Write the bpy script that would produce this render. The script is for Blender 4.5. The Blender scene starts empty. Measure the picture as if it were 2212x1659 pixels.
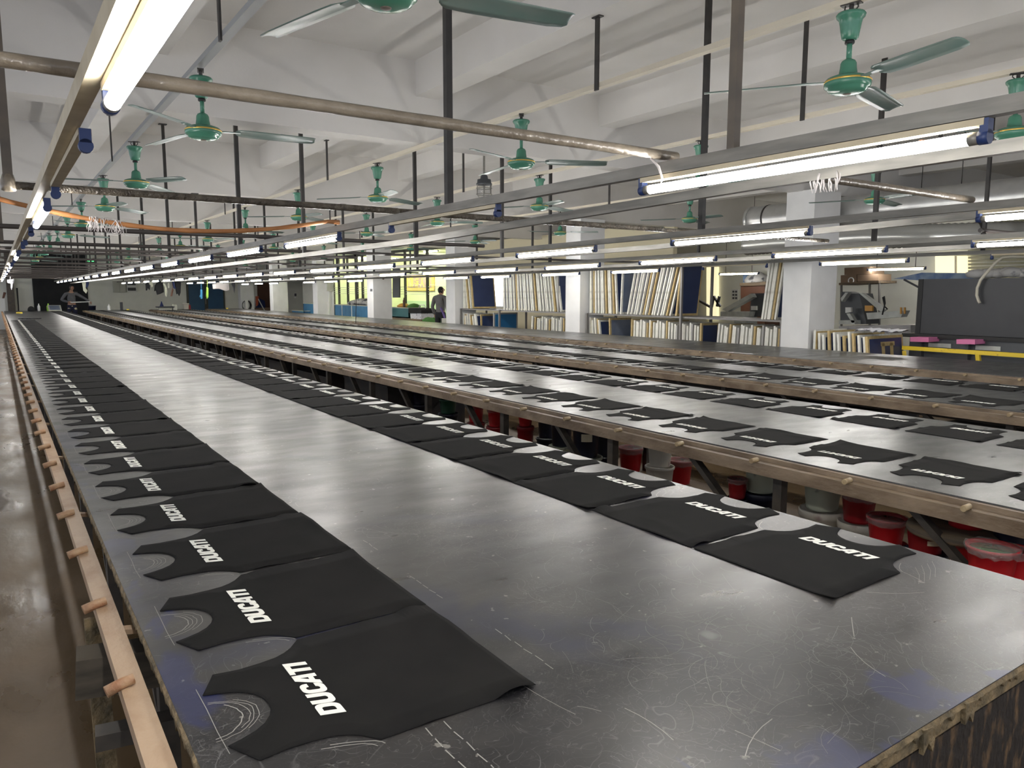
import bpy, bmesh, math, random
from mathutils import Vector, Matrix, noise
from mathutils.geometry import tessellate_polygon
R = random.Random(7)
PI = math.pi
SC = bpy.context.scene
C = SC.collection

# ------------------------------------------------------------------ camera
FPX = 1619.0
EYE = 1.60
ROWS = ((0.82535267, 0.06802928, -0.56050423),
        (-0.56461641, 0.10143870, -0.81909615),
        (0.00113430, 0.99251308, 0.12213315))
cam = bpy.data.cameras.new('camera')
cam.sensor_width = 36.0
cam.lens = FPX / 2212 * 36.0
cam.clip_start, cam.clip_end = 0.05, 200
co = bpy.data.objects.new('camera', cam)
M4 = Matrix(ROWS).to_4x4()
M4.translation = (0, 0, EYE)
co.matrix_world = M4
C.objects.link(co)
SC.camera = co

# ------------------------------------------------------------------ world, exposure
w = bpy.data.worlds.new('world'); SC.world = w; w.use_nodes = True
w.node_tree.nodes['Background'].inputs[0].default_value = (0.80, 0.86, 1.0, 1)
w.node_tree.nodes['Background'].inputs[1].default_value = 0.55
SC.view_settings.view_transform = 'Standard'
SC.view_settings.look = 'None'
SC.view_settings.exposure = 1.62
SC.view_settings.gamma = 1.0
TUBE_POWER = 24.0

# ------------------------------------------------------------------ mesh helpers
class MB:
    def __init__(self): self.v = []; self.f = []; self.m = []; self.s = []
    def add(self, vs, fs, mi=0, smooth=False):
        o = len(self.v); self.v += [tuple(p) for p in vs]
        for f in fs:
            self.f.append(tuple(i + o for i in f)); self.m.append(mi); self.s.append(smooth)
        return self
    def box(self, x0, x1, y0, y1, z0, z1, mi=0):
        return self.add([(x0,y0,z0),(x1,y0,z0),(x1,y1,z0),(x0,y1,z0),(x0,y0,z1),(x1,y0,z1),(x1,y1,z1),(x0,y1,z1)],
            [(0,3,2,1),(4,5,6,7),(0,1,5,4),(1,2,6,5),(2,3,7,6),(3,0,4,7)], mi)
    def bar(self, p0, p1, wd, ht, mi=0, up=(0,0,1)):
        p0, p1 = Vector(p0), Vector(p1); d = (p1 - p0).normalized(); u = Vector(up)
        if abs(d.dot(u)) > .99: u = Vector((0,1,0))
        s = d.cross(u).normalized(); u = s.cross(d)
        vs = []
        for p in (p0, p1):
            for a, b in ((-1,-1),(1,-1),(1,1),(-1,1)): vs.append(p + s*a*wd/2 + u*b*ht/2)
        return self.add(vs, [(0,1,2,3),(7,6,5,4),(0,4,5,1),(1,5,6,2),(2,6,7,3),(3,7,4,0)], mi)
    def tube(self, pts, r, n=10, mi=0, caps=True):
        pts = [Vector(p) for p in pts]; k = len(pts)
        rs = r if isinstance(r, (list, tuple)) else [r]*k
        vs, fs = [], []
        u = None
        for i, p in enumerate(pts):
            d = (pts[min(i+1,k-1)] - pts[max(i-1,0)]).normalized()
            if u is None:
                u = d.orthogonal().normalized()
            else:
                u = (u - d*u.dot(d)).normalized()
            s = d.cross(u)
            for j in range(n):
                a = 2*PI*j/n; vs.append(p + (u*math.cos(a) + s*math.sin(a))*rs[i])
        for i in range(k-1):
            for j in range(n):
                a, b = i*n+j, i*n+(j+1)%n; fs.append((a, b, b+n, a+n))
        self.add(vs, fs, mi, True)
        if caps:
            o = len(self.v) - len(vs)
            self.f.append(tuple(o + j for j in reversed(range(n)))); self.m.append(mi); self.s.append(False)
            self.f.append(tuple(o + (k-1)*n + j for j in range(n))); self.m.append(mi); self.s.append(False)
        return self
    def lathe(self, prof, n=20, c=(0,0,0), mi=0, caps=True):
        vs, fs = [], []
        for r, z in prof:
            for j in range(n):
                a = 2*PI*j/n; vs.append((c[0]+r*math.cos(a), c[1]+r*math.sin(a), c[2]+z))
        for i in range(len(prof)-1):
            for j in range(n):
                a, b = i*n+j, i*n+(j+1)%n; fs.append((a, b, b+n, a+n))
        o = len(self.v)
        self.add(vs, fs, mi, True)
        if caps:
            k = len(prof)
            self.f.append(tuple(o + j for j in reversed(range(n)))); self.m.append(mi); self.s.append(False)
            self.f.append(tuple(o + (k-1)*n + j for j in range(n))); self.m.append(mi); self.s.append(False)
        return self
    def prism(self, poly, h0, h1, fn=None, mi=0, holes=()):
        """polygon (a,b) extruded from h0 to h1; fn maps (a,b,h) to xyz"""
        fn = fn or (lambda a, b, h: (a, b, h))
        loops = [list(poly)] + [list(h) for h in holes]
        flat = [p for l in loops for p in l]
        tris = tessellate_polygon([[Vector((p[0], p[1], 0)) for p in l] for l in loops])
        n = len(flat)
        vs = [fn(p[0], p[1], h0) for p in flat] + [fn(p[0], p[1], h1) for p in flat]
        fs = [tuple(reversed(t)) for t in tris] + [tuple(i+n for i in t) for t in tris]
        o = 0
        for l in loops:
            k = len(l)
            for i in range(k): fs.append((o+i, o+(i+1)%k, o+(i+1)%k+n, o+i+n))
            o += k
        return self.add(vs, fs, mi)
    def mesh(self, name, mats):
        me = bpy.data.meshes.new(name)
        me.from_pydata(self.v, [], self.f)
        for m in (mats if isinstance(mats, (list, tuple)) else [mats]): me.materials.append(m)
        me.polygons.foreach_set('material_index', self.m)
        me.polygons.foreach_set('use_smooth', self.s)
        bm = bmesh.new(); bm.from_mesh(me); bmesh.ops.recalc_face_normals(bm, faces=bm.faces); bm.to_mesh(me); bm.free()
        me.update()
        return me
    def build(self, name, mats, parent=None, local=False):
        """one linked mesh object; verts are world points unless local"""
        if parent is not None and not local:
            off = Vector((0,0,0)); p = parent
            while p: off += p.location; p = p.parent
            self.v = [(a-off.x, b-off.y, c-off.z) for a, b, c in self.v]
        o = bpy.data.objects.new(name, self.mesh(name, mats)); C.objects.link(o)
        if parent is not None: o.parent = parent
        return o
def tag(o, label=None, cat=None, group=None, kind=None):
    if label: o['label'] = label
    if cat: o['category'] = cat
    if group: o['group'] = group
    if kind: o['kind'] = kind
    return o
def thing(name, label, cat, loc=(0,0,0), group=None, rz=0):
    o = bpy.data.objects.new(name, None); C.objects.link(o); o.empty_display_size = .1
    o.location = loc; o.rotation_euler.z = rz
    return tag(o, label, cat, group)
def struct(o): o['kind'] = 'structure'; return o
KIDS = {}
def dup(root, loc, rz=None, label=None, group=None):
    def cp(o, par):
        c = o.copy(); C.objects.link(c)
        if par is not None: c.parent = par
        for ch in KIDS.setdefault(o.name, list(o.children)): cp(ch, c)
        return c
    r = cp(root, None); r.location = loc
    if rz is not None: r.rotation_euler.z = rz
    if label: r['label'] = label
    if group: r['group'] = group
    return r
ORD = ['first','second','third','fourth','fifth','sixth','seventh','eighth','ninth','tenth','eleventh','twelfth','thirteenth','fourteenth','fifteenth','sixteenth','seventeenth','eighteenth','nineteenth']
TENS = {2:'twent',3:'thirt',4:'fort',5:'fift',6:'sixt',7:'sevent',8:'eight',9:'ninet'}
def nth(i):
    n = i + 1
    if n <= 19: return ORD[n-1]
    t, u = divmod(n, 10)
    return TENS[t] + ('ieth' if u == 0 else 'y-' + ORD[u-1])
# world points from a pixel of the 2212 x 1659 photo at a known plane, used to survey the background
def ray(u, v):
    c = Vector((u-1106, -(v-829.5), -FPX)); return Matrix(ROWS) @ c
def at_x(u, v, x): r = ray(u, v); p = r*(x/r.x); return Vector((p.x, p.y, p.z+EYE))
def at_y(u, v, y): r = ray(u, v); p = r*(y/r.y); return Vector((p.x, p.y, p.z+EYE))
def bearing(u): r = ray(u, 635); return r.x/r.y

# ------------------------------------------------------------------ materials
def nodes(name):
    m = bpy.data.materials.new(name); m.use_nodes = True
    nt = m.node_tree; return m, nt, nt.nodes, nt.links, nt.nodes['Principled BSDF']
def mk(name, col, rough=.6, metal=0.0, col2=None, vs=4.0, vc=(.35,.65), stretch=(1,1,1), bump=0.0, bs=40.0, spec=.5, emit=None, es=0, alpha=None, trans=None, rvar=0.0, detail=5):
    m, nt, N, L, b = nodes(name)
    b.inputs['Base Color'].default_value = (*col, 1)
    b.inputs['Roughness'].default_value = rough
    b.inputs['Metallic'].default_value = metal
    b.inputs['Specular IOR Level'].default_value = spec
    if emit:
        b.inputs['Emission Color'].default_value = (*emit, 1); b.inputs['Emission Strength'].default_value = es
    if alpha is not None: b.inputs['Alpha'].default_value = alpha
    if trans is not None: b.inputs['Transmission Weight'].default_value = trans
    if col2 or bump or rvar:
        tc = N.new('ShaderNodeTexCoord'); mp = N.new('ShaderNodeMapping'); mp.inputs['Scale'].default_value = stretch
        L.new(tc.outputs['Object'], mp.inputs['Vector'])
    if col2 or rvar:
        n = N.new('ShaderNodeTexNoise'); n.inputs['Scale'].default_value = vs; n.inputs['Detail'].default_value = detail
        L.new(mp.outputs[0], n.inputs['Vector'])
        rp = N.new('ShaderNodeValToRGB'); rp.color_ramp.elements[0].position = vc[0]; rp.color_ramp.elements[1].position = vc[1]
        rp.color_ramp.elements[0].color = (*col, 1); rp.color_ramp.elements[1].color = (*(col2 or col), 1)
        L.new(n.outputs['Fac'], rp.inputs['Fac']); L.new(rp.outputs['Color'], b.inputs['Base Color'])
        if rvar:
            mr = N.new('ShaderNodeMapRange'); mr.inputs['To Min'].default_value = rough-rvar; mr.inputs['To Max'].default_value = rough+rvar
            mr.inputs['From Min'].default_value = .3; mr.inputs['From Max'].default_value = .7
            L.new(n.outputs['Fac'], mr.inputs['Value']); L.new(mr.outputs[0], b.inputs['Roughness'])
    if bump:
        n2 = N.new('ShaderNodeTexNoise'); n2.inputs['Scale'].default_value = bs; n2.inputs['Detail'].default_value = 4
        L.new(mp.outputs[0], n2.inputs['Vector'])
        bp = N.new('ShaderNodeBump'); bp.inputs['Strength'].default_value = bump; bp.inputs['Distance'].default_value = .02
        L.new(n2.outputs['Fac'], bp.inputs['Height']); L.new(bp.outputs[0], b.inputs['Normal'])
    return m
def table_mat(name, dark, light, ink):
    """dark waxed top: cross-wise rub marks, curly knife scratches, dried blue ink by the edges"""
    m, nt, N, L, b = nodes(name)
    tc = N.new('ShaderNodeTexCoord'); P = tc.outputs['Object']
    def noi(scale, detail=5, st=(1,1,1), dist=0.0, loc=(0,0,0)):
        mp = N.new('ShaderNodeMapping'); mp.inputs['Scale'].default_value = st; mp.inputs['Location'].default_value = loc
        L.new(P, mp.inputs['Vector'])
        n = N.new('ShaderNodeTexNoise'); n.inputs['Scale'].default_value = scale; n.inputs['Detail'].default_value = detail
        n.inputs['Distortion'].default_value = dist
        L.new(mp.outputs[0], n.inputs['Vector']); return n.outputs['Fac']
    def math_(op, a, bb=None, clamp=False):
        q = N.new('ShaderNodeMath'); q.operation = op; q.use_clamp = clamp
        for i, val in enumerate((a, bb)):
            if val is None: continue
            if isinstance(val, (int, float)): q.inputs[i].default_value = val
            else: L.new(val, q.inputs[i])
        return q.outputs[0]
    def mixc(fac, a, bb):
        q = N.new('ShaderNodeMix'); q.data_type = 'RGBA'
        L.new(fac, q.inputs[0])
        for i, val in ((6, a), (7, bb)):
            if isinstance(val, tuple): q.inputs[i].default_value = (*val, 1)
            else: L.new(val, q.inputs[i])
        return q.outputs[2]
    def smooth(x, lo, hi):
        q = N.new('ShaderNodeMapRange'); q.interpolation_type = 'SMOOTHSTEP'
        q.inputs['From Min'].default_value = lo; q.inputs['From Max'].default_value = hi
        L.new(x, q.inputs['Value']); return q.outputs[0]
    base = mixc(smooth(noi(1.3, 6), .35, .68), dark, light)
    rub = smooth(noi(6.0, 5, (.8, 1.7, 1)), .40, .80)
    base = mixc(math_('MULTIPLY', rub, .40), base, tuple(c*1.7 for c in light))
    def line(scale, width, dist, loc, gate):
        a = math_('ABSOLUTE', math_('SUBTRACT', noi(scale, 1.0, (1,1,1), dist, loc), .5))
        l = math_('SUBTRACT', 1.0, math_('DIVIDE', a, width), True)
        return math_('MULTIPLY', l, smooth(noi(gate, 2, (1,1,1), 0, loc), .50, .62))
    sc = math_('ADD', line(5.0, .006, 1.5, (3,1,0), 3.0), line(9.0, .008, 2.5, (7,2,0), 2.0), True)
    sc = math_('ADD', sc, line(2.2, .002, 3.0, (1,9,0), 1.5), True)
    for q in range(3): sc = math_('ADD', sc, math_('MULTIPLY', line(13.0+4*q, .010, 3.5, (11*q,5,3*q), 1.6), .7), True)
    base = mixc(math_('MULTIPLY', sc, .34), base, (.27, .265, .26))
    if ink:
        sx = N.new('ShaderNodeSeparateXYZ'); L.new(P, sx.inputs[0])
        el = math_('SUBTRACT', .10, math_('ABSOLUTE', math_('SUBTRACT', sx.outputs['X'], .03)))
        en = math_('SUBTRACT', .20, sx.outputs['Y'])
        nn = math_('MULTIPLY', math_('SUBTRACT', noi(3.0, 5, (1.2,.6,1), .6, (4,4,0)), .56), 1.6)
        k = smooth(math_('ADD', math_('MAXIMUM', el, en), nn), .05, .12)
        far = math_('SUBTRACT', 1.0, smooth(sx.outputs['Y'], 1.0, 6.0))
        k = math_('MULTIPLY', math_('MULTIPLY', k, far), .85)
        base = mixc(k, base, (.016, .020, .070))
        k2 = math_('MULTIPLY', smooth(noi(1.7, 4, (1,1,1), .8, (2,6,0)), .55, .68), math_('MULTIPLY', far, .75))
        base = mixc(k2, base, (.010, .012, .034))
        wear = math_('MULTIPLY', smooth(noi(26.0, 3), .70, .74), .35)
        base = mixc(wear, base, (.42, .40, .36))
    L.new(base, b.inputs['Base Color'])
    rg = N.new('ShaderNodeMapRange'); rg.inputs['From Min'].default_value = .3; rg.inputs['From Max'].default_value = .7
    rg.inputs['To Min'].default_value = .27; rg.inputs['To Max'].default_value = .42
    L.new(noi(4.0, 5, (.8, 1.8, 1), 0, (5,5,0)), rg.inputs['Value']); L.new(rg.outputs[0], b.inputs['Roughness'])
    hgt = math_('ADD', math_('MULTIPLY', noi(9.0, 4, (.8, 1.8, 1)), .6), math_('MULTIPLY', sc, .25))
    bp = N.new('ShaderNodeBump'); bp.inputs['Strength'].default_value = .06; bp.inputs['Distance'].default_value = .01
    L.new(hgt, bp.inputs['Height']); L.new(bp.outputs[0], b.inputs['Normal'])
    b.inputs['Specular IOR Level'].default_value = .5
    b.inputs['Coat Weight'].default_value = .20; b.inputs['Coat Roughness'].default_value = .27; b.inputs['Coat IOR'].default_value = 1.5
    L.new(bp.outputs[0], b.inputs['Coat Normal'])
    return m

MT = {}
MT['top1'] = table_mat('waxed_top_near', (.009,.009,.011), (.034,.031,.029), True)
MT['top2'] = table_mat('waxed_top', (.036,.037,.038), (.062,.062,.059), False)
MT['edge'] = mk('frayed_edge_board', (.27,.195,.10), .75, col2=(.10,.08,.045), vs=25, bump=.6, bs=60)
MT['endboard'] = mk('dark_end_board', (.016,.011,.008), .75, col2=(.17,.10,.045), vs=22, vc=(.52,.74), stretch=(1.6,1,.7), bump=.5, bs=50)
MT['rail1'] = mk('painted_guide_rail', (.46,.33,.22), .5, col2=(.30,.17,.09), vs=9, vc=(.45,.8), stretch=(1,.6,1), bump=.15, bs=60)
MT['rail2'] = mk('grimy_guide_rail', (.22,.165,.11), .45, col2=(.11,.075,.045), vs=9, stretch=(1,.5,1), bump=.2, bs=50)
MT['peg1'] = mk('rusty_stop', (.33,.16,.08), .55, col2=(.46,.31,.18), vs=30, bump=.3, bs=80)
MT['peg2'] = mk('brass_dowel', (.36,.28,.16), .5, col2=(.24,.17,.09), vs=30)
MT['leg'] = mk('dark_leg_steel', (.045,.04,.035), .55, col2=(.09,.075,.06), vs=10)
MT['under'] = mk('table_underside', (.05,.042,.035), .8)
MT['cloth'] = mk('black_jersey', (.0095,.0091,.0090), .92, col2=(.0135,.0128,.0122), vs=6, bump=.08, bs=900, spec=.15)
MT['ink'] = mk('white_ink', (.88,.87,.80), .7)
MT['chalk'] = mk('chalk_mark', (.30,.295,.27), .9)
MT['scratch'] = mk('scratch_mark', (.17,.168,.165), .8)
MT['plaster'] = mk('whitewashed_plaster', (.70,.68,.645), .9, col2=(.76,.74,.71), vs=1.4, bump=.05, bs=30)
MT['column'] = mk('white_column_paint', (.76,.76,.75), .7, col2=(.70,.70,.69), vs=3, bump=.03, bs=40)
MT['wall'] = mk('grey_wall_paint', (.86,.86,.77), .85, col2=(.80,.80,.72), vs=2)
MT['floor'] = mk('wet_concrete', (.105,.066,.028), .34, col2=(.205,.140,.080), vs=2.5, vc=(.3,.7), stretch=(1,.5,1), bump=.30, bs=7, rvar=.16)
MT['steel'] = mk('galvanised_channel', (.27,.255,.225), .42, metal=.30, col2=(.19,.18,.16), vs=30, stretch=(1,.15,1))
MT['cream'] = mk('cream_batten', (.62,.54,.38), .5, col2=(.54,.46,.31), vs=12)
MT['creamrail'] = mk('cream_fan_rail', (.66,.60,.48), .55)
MT['greyrail'] = mk('grey_fan_rail', (.33,.34,.34), .5, metal=.2)
MT['blue'] = mk('blue_lamp_holder', (.022,.045,.15), .4)
MT['black'] = mk('black_steel_pole', (.028,.026,.025), .5, col2=(.05,.045,.04), vs=8)
MT['brownpole'] = mk('brown_steel_pole', (.10,.085,.07), .5, col2=(.15,.12,.09), vs=8)
MT['wrap'] = mk('plastic_wrapped_pipe', (.165,.135,.10), .30, col2=(.22,.185,.14), vs=14, stretch=(1,1,1), bump=.35, bs=30)
MT['wrapdark'] = mk('dark_film_wrapped_pipe', (.075,.06,.045), .16, col2=(.16,.135,.10), vs=20, bump=1.0, bs=50)
MT['darkpipe'] = mk('dark_crossbar', (.065,.055,.05), .45)
MT['bamboo'] = mk('bamboo_skin', (.50,.22,.08), .45, col2=(.36,.15,.055), vs=6, stretch=(1,1,1))
MT['fan'] = mk('green_fan_enamel', (.075,.235,.155), .22, col2=(.065,.21,.14), vs=5)
MT['blade'] = mk('green_fan_blade', (.13,.21,.185), .30, col2=(.19,.24,.215), vs=6)
MT['gold'] = mk('gold_band', (.75,.50,.12), .3, metal=.8)
MT['rubber'] = mk('black_rubber', (.015,.015,.015), .6)
def tube_mat(name, on):
    m, nt, N, L, b = nodes(name)
    b.inputs['Base Color'].default_value = (.85,.85,.85,1); b.inputs['Roughness'].default_value = .3
    if on:
        b.inputs['Emission Color'].default_value = (1.0,.985,.965,1); b.inputs['Emission Strength'].default_value = TUBE_POWER
    return m
MT['lit'] = tube_mat('lit_tube', True)
MT['unlit'] = tube_mat('unlit_tube', False)
MT['officelit'] = mk('office_tube', (.9,.9,.8), .3, emit=(1.0,.98,.86), es=80.0)

# ------------------------------------------------------------------ the room
COL_Y = [1.4, 6.76, 12.12, 17.28, 22.5, 27.6, 33.1, 38.4]
FAR_Y, BACK_Y, LEFT_X, RIGHT_X, CEIL = 41.0, -5.0, -4.0, 17.0, 3.88
struct(MB().box(LEFT_X-.2, RIGHT_X+.2, BACK_Y-.2, FAR_Y+.2, -.2, 0).build('floor', MT['floor']))
struct(MB().box(LEFT_X-.2, RIGHT_X+.2, BACK_Y-.2, FAR_Y+.2, CEIL, CEIL+.2).build('ceiling', MT['plaster']))
# left and back walls carry added, unseen window bands (behind and beside the camera), put in for fill daylight
wl = MB().box(LEFT_X-.2, LEFT_X, BACK_Y, FAR_Y, 0, .9).box(LEFT_X-.2, LEFT_X, BACK_Y, FAR_Y, 3.3, CEIL)
for y in [BACK_Y] + COL_Y + [FAR_Y-.4]: wl.box(LEFT_X-.2, LEFT_X, y, y+.4, .9, 3.3)
struct(wl.build('wall_left', MT['wall']))
wb = MB().box(LEFT_X-.2, RIGHT_X+.2, BACK_Y-.2, BACK_Y, 0, .9).box(LEFT_X-.2, RIGHT_X+.2, BACK_Y-.2, BACK_Y, 3.3, CEIL)
for x in (-4.2, 0, 4.2, 8.4, 12.6, 16.8): wb.box(x, x+.4, BACK_Y-.2, BACK_Y, .9, 3.3)
struct(wb.build('wall_back', MT['wall']))
wn = 0  # frames of the added, unseen windows
for a, b in zip([BACK_Y] + COL_Y, COL_Y + [FAR_Y-.4]):
    wn += 1; f = MB()
    for z in (.9, 2.1, 3.25): f.box(LEFT_X-.13, LEFT_X-.07, a+.4, b, z, z+.05)
    for q in range(5): yy = a+.4 + (b-a-.45)*q/4; f.box(LEFT_X-.13, LEFT_X-.07, yy, yy+.05, .9, 3.3)
    struct(f.build('window_%d' % wn, MT['leg']))
for a in (-3.8, .4, 4.6, 8.8, 13.0):
    wn += 1; f = MB()
    for z in (.9, 2.1, 3.25): f.box(a, a+3.8, BACK_Y-.13, BACK_Y-.07, z, z+.05)
    for q in range(4): xx = a + 3.75*q/3; f.box(xx, xx+.05, BACK_Y-.13, BACK_Y-.07, .9, 3.3)
    struct(f.build('window_%d' % wn, MT['leg']))
struct(MB().box(RIGHT_X, RIGHT_X+.2, BACK_Y, FAR_Y, 0, CEIL).build('wall_right', MT['wall']))
struct(MB().box(LEFT_X-.2, RIGHT_X+.2, FAR_Y, FAR_Y+.2, 0, CEIL).build('wall_far', MT['wall']))
for i, y in enumerate(COL_Y[:-1]):
    b0 = y + .21
    struct(MB().box(LEFT_X, RIGHT_X, b0, b0+.24, 3.09, CEIL+.01).build('trim_%d' % (i+1), MT['plaster']))
n = 0
ys = [BACK_Y] + [y+.33 for y in COL_Y] + [FAR_Y]
for x in (-1.25, 1.05, 3.60, 6.00, 8.45, 12.6):
    for a, b in zip(ys[:-1], ys[1:]):
        n += 1
        struct(MB().box(x, x+.26, a+.115 if a > BACK_Y else a, b-.115 if b < FAR_Y else b, 3.54, CEIL+.005).build('trim_%d' % (len(COL_Y)+n), MT['plaster']))
for i, y in enumerate(COL_Y):
    if y < 5: continue
    o = MB().box(10.0, 10.65, y, y+.48, 0, 3.1).build('column', MT['column'])
    tag(o, 'square white plastered column, %s from the near end of the row by the grey table' % nth(i-1), 'column', 'white columns beside the far table')

# ------------------------------------------------------------------ printing tables
TZ = 0.80
T_END = 36.8
tables = []
def printing_table(x0, x1, y0, y1, topmat, edgemat, railmat, pegmat, label, peg0, pegr, pegout, railx, near):
    t = thing('printing_table', label, 'table', (x0, y0, 0), 'long printing tables')
    MB().box(x0, x1, y0, y1, TZ-.006, TZ).build('tabletop', topmat, t)
    e = MB().box(x0+.003, x1-.003, y0+.003, y1-.003, TZ-.045, TZ-.006)
    # frayed splinters along the long edge and the near end
    rr = random.Random(int(x0*100))
    if near:
        def fray(n, step, at, hb=.024, hv=.018):           # ragged strip hugging the edge
            vs = []
            for i in range(n+1):
                q = i*step; o = .001+rr.random()*.002; zz = hb+rr.random()**2*hv
                vs += [at(q, -.0005, TZ-.001), at(q, o+.002, TZ-.010-rr.random()*.004), at(q, o, TZ-zz), at(q, -.004, TZ-zz-.002)]
            e.add(vs, [(4*i+k, 4*i+4+k, 4*i+5+k, 4*i+1+k) for i in range(n) for k in range(3)])
        fray(1200, .011, lambda q, o, z: (x0-o, y0+q, z))
        fray(190, .011, lambda q, o, z: (x0+q, y0-o, z), .013, .016)
    e.build('edge_board', edgemat, t)
    u = MB()
    for x in (x0+.14, (x0+x1)/2, x1-.14): u.box(x-.03, x+.03, y0+.02, y1-.02, TZ-.13, TZ-.045)
    yy = y0 + .5
    while yy < y1-.3: u.box(x0+.05, x1-.05, yy-.025, yy+.025, TZ-.10, TZ-.045); yy += 1.25
    u.build('underframe', MT['under'], t)
    if near:
        b = MB().prism([(x0+.02, TZ-.43), (x1-.03, TZ-.46), (x1-.006, TZ-.05), (x0+.005, TZ-.05)], y0+.004, y0+.028, fn=lambda a, b, h: (a, h, b))
        b.build('end_board', MT['endboard'], t)
        for x, s in ((1.36, .05), (1.52, .045), (1.02, .04), (1.84, .03), (2.02, .03), (2.14, .02)):
            f = MB(); f.prism([(x, TZ-.004), (x+s, TZ-.01), (x+s*.8, TZ-.06*s/.05), (x+s*.45, TZ-.035), (x+s*.1, TZ-.055*s/.05)], y0-.006, y0+.003, fn=lambda a, b, h: (a, h, b))
            f.build('torn_tape', MT['edge'], t)
    # legs, first pair .6 m in, with one diagonal brace each
    k = 0; yy = y0 + .43
    while yy < y1 - .2:
        for x in (x0+.11, x1-.11):
            MB().box(x-.025, x+.025, yy-.025, yy+.025, 0, TZ-.10).build('leg', MT['leg'], t)
        if k < 12:
            MB().bar((x0+.12, yy+.62, TZ-.10), (x0+.12, yy+.06, .22), .045, .03).build('brace', MT['leg'], t)
        yy += 1.25; k += 1
    # guide rail on brackets outside the left edge, with stops
    r = MB()
    xa, xb = railx
    r.box(xa, xb, y0-.02, y1, TZ-.034, TZ-.026)
    r.box(xa, xa+.006, y0-.02, y1, TZ-(.060 if near else .085), TZ-.0341)
    if not near: r.box(xb+.004, x0-.002, y0, y1, TZ-.040, TZ-.006)
    yy = y0 + .2
    while yy < y1: r.bar((xb, yy, TZ-.05), (x0+.03, yy, TZ-.06), .03, .012); yy += 1.2
    r.build('guide_rail', railmat, t)
    y = peg0
    k = 0
    while y < y1 - .1 and k < 100:
        jit = (rr.random()-.5)*.03
        if near:
            p = MB().tube([(xa+.026, y+jit*.3, TZ-.013), (xa+.004, y+jit*.3-.003, TZ-.016), (xa-.028, y+jit*.3-.008, TZ-.024)], [pegr*.92, pegr, pegr*1.05], 10)
        else:
            p = MB().tube([(xa+.022, y, TZ-.016), (xa-.026, y, TZ-.018)], pegr, 12)
        p.build('stop_peg', pegmat, t)
        y += .489
        k += 1
    tables.append(t)
    return t
T1 = printing_table(.232, 2.32, .645, T_END, MT['top1'], MT['edge'], MT['rail1'], MT['peg1'],
    'nearest long dark waxed printing table with frayed board edges and blue ink stains', 1.20, .0125, .045, (.160, .206), True)
T2 = printing_table(3.09, 4.85, .60, T_END, MT['top2'], MT['rail2'], MT['rail2'], MT['peg2'],
    'second long printing table from the left, paint buckets stored under it', .83, .012, .05, (3.010, 3.060), False)
T3 = printing_table(5.66, 7.24, .60, T_END, MT['top2'], MT['rail2'], MT['rail2'], MT['peg2'],
    'third long printing table from the left, two rows of black panels on it', .75, .012, .05, (5.580, 5.630), False)
T4 = printing_table(8.02, 9.50, .60, T_END, MT['top2'], MT['rail2'], MT['rail2'], MT['peg2'],
    'bare grey printing table furthest right, in front of the screen racks', .65, .012, .05, (7.940, 7.990), False)

# ------------------------------------------------------------------ printed shirt panels
HALF = [(.244,0),(.2425,.10),(.240,.22),(.238,.338),(.224,.349),(.205,.364),(.190,.383),(.179,.405),(.173,.44),(.170,.485),(.177,.537),
        (.103,.572),(.094,.545),(.082,.518),(.066,.497),(.045,.482),(.022,.4735)]
OUT = HALF + [(0,.4715)] + [(-a, b) for a, b in reversed(HALF)]
def relief(x, y, seed, amp):
    """soft creases near the hem and sides, flat in the printed area"""
    q = noise.noise(Vector((x*5+seed*3.1, y*14+seed, seed*1.7)))
    q2 = noise.noise(Vector((x*22+seed, y*22, seed*2.3)))
    flat = min(1, max(0, (abs(y-.38)-.03)/.06) + max(0, (abs(x)-.15)/.05))
    edge = max(0, 1 - y/.14) + max(0, (abs(x)-.16)/.08)*.8
    fold = max(0, q)**1.5*edge*amp + max(0, q2)*.0012*edge
    side = max(0, (abs(x)-.222)/.022) if y < .33 else 0
    curl = max(0, noise.noise(Vector((y*9+seed*5, seed, (1 if x > 0 else -1)*3))) - .15)*side*.020*amp/.006
    return .0018 + flat*(fold + curl)
def panel_mesh(seed, amp, cuts):
    tri = tessellate_polygon([[Vector((a, b, 0)) for a, b in OUT]])
    bm = bmesh.new()
    vs = [bm.verts.new((a, b, 0)) for a, b in OUT]
    for t in tri: bm.faces.new([vs[i] for i in t])
    for _ in range(cuts): 
        bmesh.ops.subdivide_edges(bm, edges=[e for e in bm.edges if e.calc_length() > .022], cuts=1, use_grid_fill=True)
        bmesh.ops.triangulate(bm, faces=bm.faces)
    bmesh.ops.beautify_fill(bm, faces=bm.faces, edges=bm.edges)
    ba = [e for e in bm.edges if e.is_boundary]
    for v in bm.verts: v.co.z = relief(v.co.x, v.co.y, seed, amp)
    ex = bmesh.ops.extrude_edge_only(bm, edges=ba)
    for v in [g for g in ex['geom'] if isinstance(g, bmesh.types.BMVert)]: v.co.z = max(.0003, v.co.z - .0016)
    for f in bm.faces: f.smooth = True
    bmesh.ops.recalc_face_normals(bm, faces=bm.faces)
    me = bpy.data.meshes.new('shirt_panel'); bm.to_mesh(me); bm.free(); me.materials.append(MT['cloth']); return me
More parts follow.
